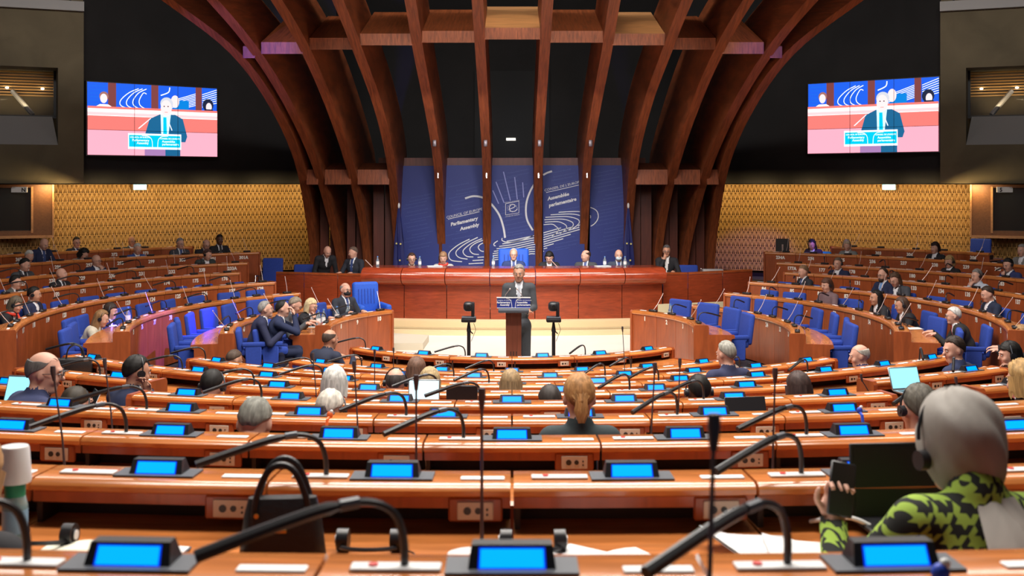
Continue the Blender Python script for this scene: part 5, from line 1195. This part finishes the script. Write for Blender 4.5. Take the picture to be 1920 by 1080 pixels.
for row, px, lb in (('B', 1340, 'headphones on the worktop at the near end of the second right row'), ('A', 1258, 'headphones on the front right worktop'), ('B', 437, 'headphones on the near end of the second left row'), ('C', 232, 'headphones on the near end of the third left row'), ('C', 1690, 'headphones on the near end of the third right row'), ('D', 30, 'headphones on the near end of the fourth left row'), ('B', 1500, 'headphones on the near end desk of the second right row')): headset(row, px, lb, .30, False)
def sheet(row, px, label, rho=.42, w_=.21, h_=.297, rot=0., m=None, n=1, centre=True, curl=0.):
    p, phi = row_pt(row, px, rho, -.128, centre); mb = MB()
    nx = 6; vs = []
    for j in range(2):
        for i in range(nx+1): x = -w_/2+w_*i/nx; vs.append((x, (-h_/2, h_/2)[j], .002+curl*(i/nx)**2+.004*math.sin(i)))
    mb.add(vs, [(i, i+1, nx+2+i, nx+1+i) for i in range(nx)], True); mb.add([(a, b, c-.0015*n) for a, b, c in vs], [(i, nx+1+i, nx+2+i, i+1) for i in range(nx)], True)
    o = ob('paper', mb, m or M_paper, None, p, (0, 0, -phi+rot)); return tag(o, label, 'paper', 'papers on the desks')
sheet('I', 1115, 'white sheet under the black microphone arm, left one', .46, rot=.9, curl=.02); sheet('I', 1190, 'white sheet under the black microphone arm, right one', .50, rot=.5)
sheet('I', 1440, 'curled white papers beside the headscarf woman, left stack', .40, .26, .28, rot=.2, curl=.05, n=5); sheet('I', 1540, 'curled white papers beside the headscarf woman, right stack', .45, .28, .26, rot=-.15, curl=.03, n=5)
sheet('E', 700, 'white papers in the sixth row left of centre', .4, rot=1.2); sheet('B', 700, 'white papers with green edge behind the row next to the stage', .35, rot=1.4); sheet('H', 1640, 'small white paper by the grey-haired man', .09, .1, .1)
for row, px, lb in (('B', 423, 'white sheet on the near end of the second left row'), ('A', 1255, 'white sheet on the front right worktop'), ('C', 222, 'papers in front of the woman in the cream jacket'), ('C', 1712, 'white sheet on the near end of the third right row'), ('A', 590, 'papers in front of the reading man on the left')): sheet(row, px, lb, .42, centre=False, rot=.2, h_=.22)
sheet('F', 1860, 'pink folder on the right worktop', .40, .24, .3, rot=.5, m=M_pink)
# open notebook bottom left
p, phi = row_pt('I', 190, .47, -.128); t = thing('notebook', 'open cream notebook with blank pages at the lower left', 'notebook', p, -phi)
for s in (-1, 1):
    mb = MB(); vs = []; n = 8
    for j in range(2):
        for i in range(n+1): u = i/n; vs.append((-s*.19*u, (-.12, .12)[j], .006+.022*math.sin(PI*u)*(1-u)+.0))
    mb.add(vs, [(i, i+1, n+2+i, n+1+i) for i in range(n)], True); ob('page', mb, mat('cream_paper', (.78, .76, .62), .8) if s < 0 else M_paper, t)
mb = MB(); mb.rbox(-.195, .195, -.125, .125, -.0, .005, .002, 1); ob('cover', mb, M_grey, t)
# white cup on green bottle, far left foreground
p, phi = row_pt('I', 28, .40, -.129); t = thing('bottle', 'clear bottle with green neck under an upturned white cup at the left edge', 'bottle', p)
mb = MB(); mb.lathe([(.0, 0), (.030, .0), (.032, .01), (.032, .12), (.026, .145), (.014, .165)], 18); ob('bottle_body', mb, mat('pale_bottle', (.42, .60, .62), .1, trans=.5), t)
mb = MB(); mb.lathe([(.026, .140), (.027, .175), (.022, .19), (0, .19)], 18); ob('neck', mb, mat('green_label', (.02, .25, .12), .4), t)
mb = MB(); mb.lathe([(.040, .18), (.042, .19), (.036, .27), (.034, .275), (.0, .277)], 20); ob('cup', mb, M_white, t)
mb = MB(); mb.lathe([(.0322, .05), (.0325, .11)], 18); ob('label', mb, mat('blue_label', (.25, .40, .55), .4), t)
# handbag
p, phi = row_pt('I', 530, .44, -.128); t = thing('handbag', 'black leather handbag with two looped handles standing on the worktop', 'handbag', p, -phi+.12)
mb = MB(); vs = []
for z, hx, hy in ((0, .105, .045), (.02, .11, .05), (.12, .098, .04), (.165, .086, .022)):
    for k in range(20):
        a = 2*PI*k/20; ca, sa = math.cos(a), math.sin(a); vs.append((hx*abs(ca)**.5*(1 if ca > 0 else -1), hy*abs(sa)**.7*(1 if sa > 0 else -1), z))
mb.add(vs, [(i*20+k, i*20+(k+1) % 20, (i+1)*20+(k+1) % 20, (i+1)*20+k) for i in range(3) for k in range(20)]+[tuple(range(60, 80))], True)
M_leather = mat('black_leather', (.018, .018, .02), .38, grain=.2, gscale=(80, 80, 80), bump=.2)
ob('bag_body', mb, M_leather, t)
for s in (-1, 1): mb = MB(); mb.tube(smooth_pts([(-.07, s*.03, .10), (-.062, s*.032, .17), (-.035, s*.034, .235), (.0, s*.035, .255), (.035, s*.034, .235), (.062, s*.032, .17), (.07, s*.03, .10)], 4), .0085, 8); ob('handle', mb, M_leather, t)
for x in (-.06, .06):
    mb = MB(); mb.tube([(x, .046, .13), (x, .050, .13)], .006, 10); ob('stud', mb, M_gold, t)
mb = MB(); mb.rbox(-.015, .015, .044, .050, .085, .095, .002, 1); ob('clasp', mb, M_gold, t)
# laptops
def laptop(row, px, label, scr, rho=.40, tilt=.35, centre=True, rot=0., s=1., dz=0.):
    p, phi = row_pt(row, px, rho, -.128+dz, centre); t = thing('laptop', label, 'laptop', p, -phi+rot)
    mb = MB(); mb.rbox(-.15*s, .15*s, -.02, .19, 0, .014, .004, 1); dark = 'dark' in scr.name or scr is M_black; b = ob('keyboard_half', mb, M_black if dark else M_lapb, t)
    mb = MB(); mb.box(-.13*s, .13*s, .02, .10, .0142, .016); ob('keys', mb, M_black, b)
    T = Matrix.Translation((0, -.02, .010)) @ Matrix.Rotation(tilt, 4, 'X')
    mb = MB(); mb.rbox(-.152*s, .152*s, -.008, .0, 0, .205*s, .003, 1, M=T); l = ob('lid', mb, M_black if dark else M_lapb, t)
    mb = MB(); mb.box(-.142*s, .142*s, .0005, .0025, .014, .193*s, M=T); ob('screen', mb, scr, l); return t
laptop('F', 38, 'open laptop with pale blue screen beside the older man in navy', M_lapsc, .26, rot=.15, dz=.02, s=.95)
laptop('E', 793, 'laptop with white lit screen beside the bald-crowned man', M_lapw, .26, s=.74, dz=.075, tilt=.1)
laptop('E', 1704, 'laptop with pale blue screen next to the man in profile', M_lapsc, .28, dz=.06, rot=-.1, s=.85)
laptop('F', 1405, 'thin dark laptop in the fifth row, right of centre', M_black, .28, dz=-.01, s=.85)
laptop('I', 1705, 'black laptop with a dark screen in front of the headscarf woman', mat('dark_laptop_screen', (.012, .012, .016), .35), .20, s=1.0, dz=.02, tilt=.12)
laptop('E', 318, 'grey closed-looking laptop by the man with headphones', M_black, .42, tilt=-1.3)
mb = MB(); mb.rbox(-.11, .11, -.006, .006, 0, .11, .004, 1); p, phi = row_pt('E', 866, .30, -.0); tag(ob('tablet', mb, M_black, None, p+Vector((0, 0, -.03)), (0, 0, -phi)), 'black tablet standing on the sixth row beside the blond woman', 'tablet')
# monitor at the end of the right back row
q = pol(10.35, solve_phi(10.35, 1467, 20, 100), ROWS['G'][1]); t = thing('computer_monitor', 'black computer monitor seen from behind at the left end of desk 234A', 'monitor', q, math.radians(-10))
mb = MB(); mb.rbox(-.14, .14, -.012, .012, .0, .27, .008, 1); ob('panel', mb, M_black, t); mb = MB(); mb.rbox(-.02, .02, -.03, -.012, -.02, .16, .004, 1); ob('stand', mb, M_chrome, t)
# bottles on desks and presidium
def water(loc, label, s=1.):
    t = thing('water_bottle', label, 'bottle', loc, 0, 'small water bottles')
    mb = MB(); mb.lathe([(0, 0), (.030*s, 0), (.032*s, .01), (.032*s, .13*s), (.014*s, .17*s), (.012*s, .20*s)], 14); ob('body', mb, mat('water_glass', (.55, .68, .75), .08, trans=.75), t)
    mb = MB(); mb.lathe([(.014*s, .195*s), (.014*s, .215*s), (0, .216*s)], 12); ob('cap', mb, mat('blue_cap', (.1, .25, .6), .4), t); mb = MB(); mb.lathe([(.0325*s, .05*s), (.0328*s, .11*s)], 14); ob('label', mb, M_white, t)
for px, lb in ((787, 'water bottle beside the leftmost presidium man'), (925, 'water bottle left of the president'), (1134, 'water bottle left of the masked presidium man'), (1172, 'water bottle right of the masked presidium man'), (708, 'water bottle at the left end of the presidium')): water(((px-960)*21.1/F, 21.1, 1.09), lb, .9)
for row, px, lb in (('A', 597, 'water bottle on the front left worktop near the blond woman'), ('A', 607, 'second water bottle on the front left worktop'), ('A', 632, 'water bottle in front of the masked man'), ('A', 652, 'water bottle right of the masked man'), ('A', 1309-52, 'water bottle on the front right end desk'), ('C', 240, 'water bottle by the woman in the cream jacket')):
    p, phi = row_pt(row, px, .36, -.128, False); water(p, lb, 1.1)
for px in (815, 1130): 
    mb = MB(); mb.box(-.13, .13, -.1, .1, 0, .01); tag(ob('paper', mb, M_paper, None, ((px-960)*21.0/F, 21.0, 1.105), (0, 0, .2)), 'papers lying on the presidium desk, %s' % ('left' if px < 960 else 'right'), 'paper')
for px, s_ in ((1045, 1), (698, -1)):
    mb = MB(); mb.tube([(0, 0, 0), (-.12, -.05, .13)], .006, 6); tag(ob('desk_microphone', mb, M_rod, None, ((px-960)*20.95/F, 20.95, 1.10)), 'thin pale microphone on the presidium desk, %s' % ('right of the president' if s_ > 0 else 'at the left end'), 'microphone')
q = P(1345, 495, 22.6); mb = MB(); mb.tube([(0, 0, 0), (.0, 0, .16)], .018, 10); mb.ell((0, 0, .17), (.02, .02, .015), 8, 5); tag(ob('thermos', mb, M_chrome, None, (P(1315, 500, 22.0).x, 22.0, .82)), 'slim steel flask on the right counter', 'flask')
mb = MB(); mb.rbox(-.19, .19, -.1, .1, 0, .13, .01, 1); tag(ob('equipment_box', mb, M_sill, None, (P(1337, 500, 22.15).x, 22.2, .84)), 'pale box on the right counter beside the blue chair', 'box')
# black handbag on the floor by the cream jacket woman, blue ribbon bow at lower right, wired plug
p, phi = row_pt('D', 141, .2, .0); t = thing('handbag', 'black handbag with thin handles beside the woman in the cream jacket', 'handbag', row_pt('D', 141, .30, -.128)[0], .3)
mb = MB(); mb.rbox(-.15, .15, -.06, .06, 0, .17, .03, 2); ob('bag_body', mb, M_leather, t)
for s in (-1, 1): mb = MB(); mb.tube(smooth_pts([(-.08, s*.03, .15), (-.06, s*.03, .25), (0, s*.03, .29), (.06, s*.03, .25), (.08, s*.03, .15)], 4), .007, 6); ob('handle', mb, M_leather, t)
for row, px, lb in (('J', 1757, 'small blue and white ribbon clipped on the nearest ledge at lower right'), ('G', 1612, 'small blue ribbon hanging on a microphone in the fourth row, right'), ('G', 617, 'small orange ribbon hanging from a display left of centre')):
    p, phi = row_pt(row, px, .22, .012); t = thing('ribbon', lb, 'ribbon', p, -phi); mm = mat('ribbon_blue', (.02, .07, .55), .5) if 'orange' not in lb else mat('ribbon_orange', (.8, .15, .03), .5)
    mb = MB(); mb.ell((0, 0, .018), (.016, .014, .018), 10, 8); ob('knot', mb, mm, t); mb = MB(); mb.tube([(0, .0, .012), (.004, .035, -.0), (.006, .05, -.04)], .008, 6); ob('tail', mb, mm, t); mb = MB(); mb.ell((-.008, .0, .034), (.010, .008, .010), 8, 6); ob('tip', mb, M_white, t)
p, phi = row_pt('I', 1560, .16, -.14); mb = MB(); mb.tube(smooth_pts([(.06, 0, .03), (.03, .05, .05), (-.03, .08, .06), (-.10, .10, .03)], 5), .006, 8); tag(ob('cable', mb, M_white, None, p, (0, 0, -phi)), 'white cable beside the black laptop', 'cable')
# ============================================================ HEADSCARF WOMAN (foreground right) and hair at the left edge
M_hound = bpy.data.materials.new('houndstooth_knit'); M_hound.use_nodes = True; nt = M_hound.node_tree; b = nt.nodes['Principled BSDF']; L = nt.links.new
tc = nt.nodes.new('ShaderNodeTexCoord'); sx = nt.nodes.new('ShaderNodeSeparateXYZ'); L(tc.outputs['Object'], sx.inputs[0])
def mth(op, a, b_=None):
    n = nt.nodes.new('ShaderNodeMath'); n.operation = op
    for i, v in enumerate((a, b_)):
        if v is None: continue
        if isinstance(v, (int, float)): n.inputs[i].default_value = v
        else: L(v, n.inputs[i])
    return n.outputs[0]
ss = .046; X_ = mth('DIVIDE', mth('ADD', sx.outputs['X'], mth('MULTIPLY', sx.outputs['Y'], .6)), ss); Z_ = mth('DIVIDE', sx.outputs['Z'], ss)
fa = mth('LESS_THAN', mth('FRACT', X_), .5); fb = mth('LESS_THAN', mth('FRACT', Z_), .5); tw = mth('LESS_THAN', mth('FRACT', mth('MULTIPLY', mth('ADD', X_, Z_), 2.)), .5)
mx = nt.nodes.new('ShaderNodeMix'); L(tw, mx.inputs[0]); L(fa, mx.inputs[2]); L(fb, mx.inputs[3])
cm = nt.nodes.new('ShaderNodeMix'); cm.data_type = 'RGBA'; L(mx.outputs[0], cm.inputs[0]); cm.inputs[6].default_value = (.30, .45, .06, 1); cm.inputs[7].default_value = (.010, .012, .010, 1)
L(cm.outputs[2], b.inputs['Base Color']); b.inputs['Roughness'].default_value = .9
p, phi = row_pt('I', 1795, .56, 0); pos = P(1795, 836, p.y)
d = dict(row='I', phi=phi, centre=True, rho=.56, pos=pos, floor=floor_z('I', True), rz=-phi, label='woman in a grey headscarf and green and black houndstooth knit holding a phone', px=1795, hair='none', suitmat=M_hound, suit=(.3, .4, .1), vneck=False, vox=.009, pose=('desk', 'phoneout'), pitch=.25, yaw=10, female=True, fat=1.2, turn=0, s=.95, hunch=.03, held='phone', darkphone=True, who='headscarf woman')
PEOPLE.append(d); rt, Hm, nb = make_person(d)
M_sc = mat('grey_scarf', (.34, .315, .285), .75, grain=.2, gscale=(9, 9, 2), bump=.3)
mb = MB(); vs = []; nu, nv = 48, 22
for i in range(nv+1):
    for k in range(nu):
        ps = 2*PI*k/nu; back = .5-.5*math.cos(ps); el0 = -50 if True else 0
        front_el = 25 if abs(math.degrees(ps)-0) < 50 or abs(math.degrees(ps)-360) < 50 else -62
        a = abs(((math.degrees(ps)+180) % 360)-180); e1 = 30 if a < 45 else (30-(a-45)*92/30 if a < 75 else -62)
        e = math.radians(90+(e1-90)*i/nv); fold = 1+.030*abs(math.sin(4.5*ps+4*e))*(.3+i/nv)+.03*math.sin(3*ps+5*e)+.012*math.sin(14*ps+9*e)
        x = .092*math.cos(e)*math.sin(ps); y = -(.108+.015*back)*math.cos(e)*math.cos(ps); z = (.115 if e > 0 else .150)*math.sin(e)
        vs.append(Vector((x, y+.016, z+.02))*fold*1.10)
mb.add(vs, [(i*nu+k, (i+1)*nu+k, (i+1)*nu+(k+1) % nu, i*nu+(k+1) % nu) for i in range(nv) for k in range(nu)], True)
so = head_attach('headscarf', mb, M_sc, rt, Hm)
mb = MB(); mb.ell((.02, .098, -.128), (.035, .03, .026), 12, 8); ob('scarf_knot', mb, M_sc, so)
kn = Hm @ Vector((.02, .10, -.13))
for x0, x1, ln in ((.00, -.01, .26), (-.035, -.10, .34)):
    mb = MB(); n = 12; m_ = 14; vs = []
    for i in range(n+1):
        t = i/n; cx = kn.x+x0+(x1-x0)*t; wd = .020+.036*math.sin(PI*min(1, t*.72+.1)); cz = kn.z+.01-ln*t; cy = kn.y+.02+.17*math.sin(PI*min(.5, t*.7))
        for k in range(m_): a = 2*PI*k/m_; vs.append((cx+wd*math.cos(a)*(1+.15*math.sin(3*a+t*4)), cy+.020*math.sin(a)*(1+.3*math.cos(4*a)), cz))
    mb.add(vs, [(i*m_+k, i*m_+(k+1) % m_, (i+1)*m_+(k+1) % m_, (i+1)*m_+k) for i in range(n) for k in range(m_)]+[tuple(range(n*m_, n*m_+m_))], True)
    ob('scarf_tail', mb, M_sc, rt)
mb = MB(); mb.tube([(.112*math.sin(a), -.0, .01+.130*math.cos(a)) for a in [math.radians(-85+170*k/14) for k in range(15)]], .005, 6); ho = head_attach('headphones', mb, M_black, rt, Hm)
for s in (-1, 1): mb = MB(); mb.tube([(s*.10, .0, -.03), (s*.122, .0, -.03)], .026, 12); ob('ear_cup', mb, M_black, ho)
# person at lower left edge (only her hair reaches the frame)
p, phi = row_pt('I', -30, .66, 0); pos = P(-62, 905, p.y)
d = dict(row='I', phi=phi, centre=True, rho=.56, pos=pos, floor=floor_z('I', True), rz=-phi, label='woman at the bottom left edge, only her long light brown hair in view', px=-40, hair='long', hc=(.45, .25, .11), suit=DARK, vox=.014, pitch=.5, yaw=0, female=True, pose='side')
PEOPLE.append(d); make_person(d)
print('OBJECTS', len(bpy.data.objects), 'TRIS', sum(sum(len(p.vertices)-2 for p in m.polygons) for m in bpy.data.meshes))
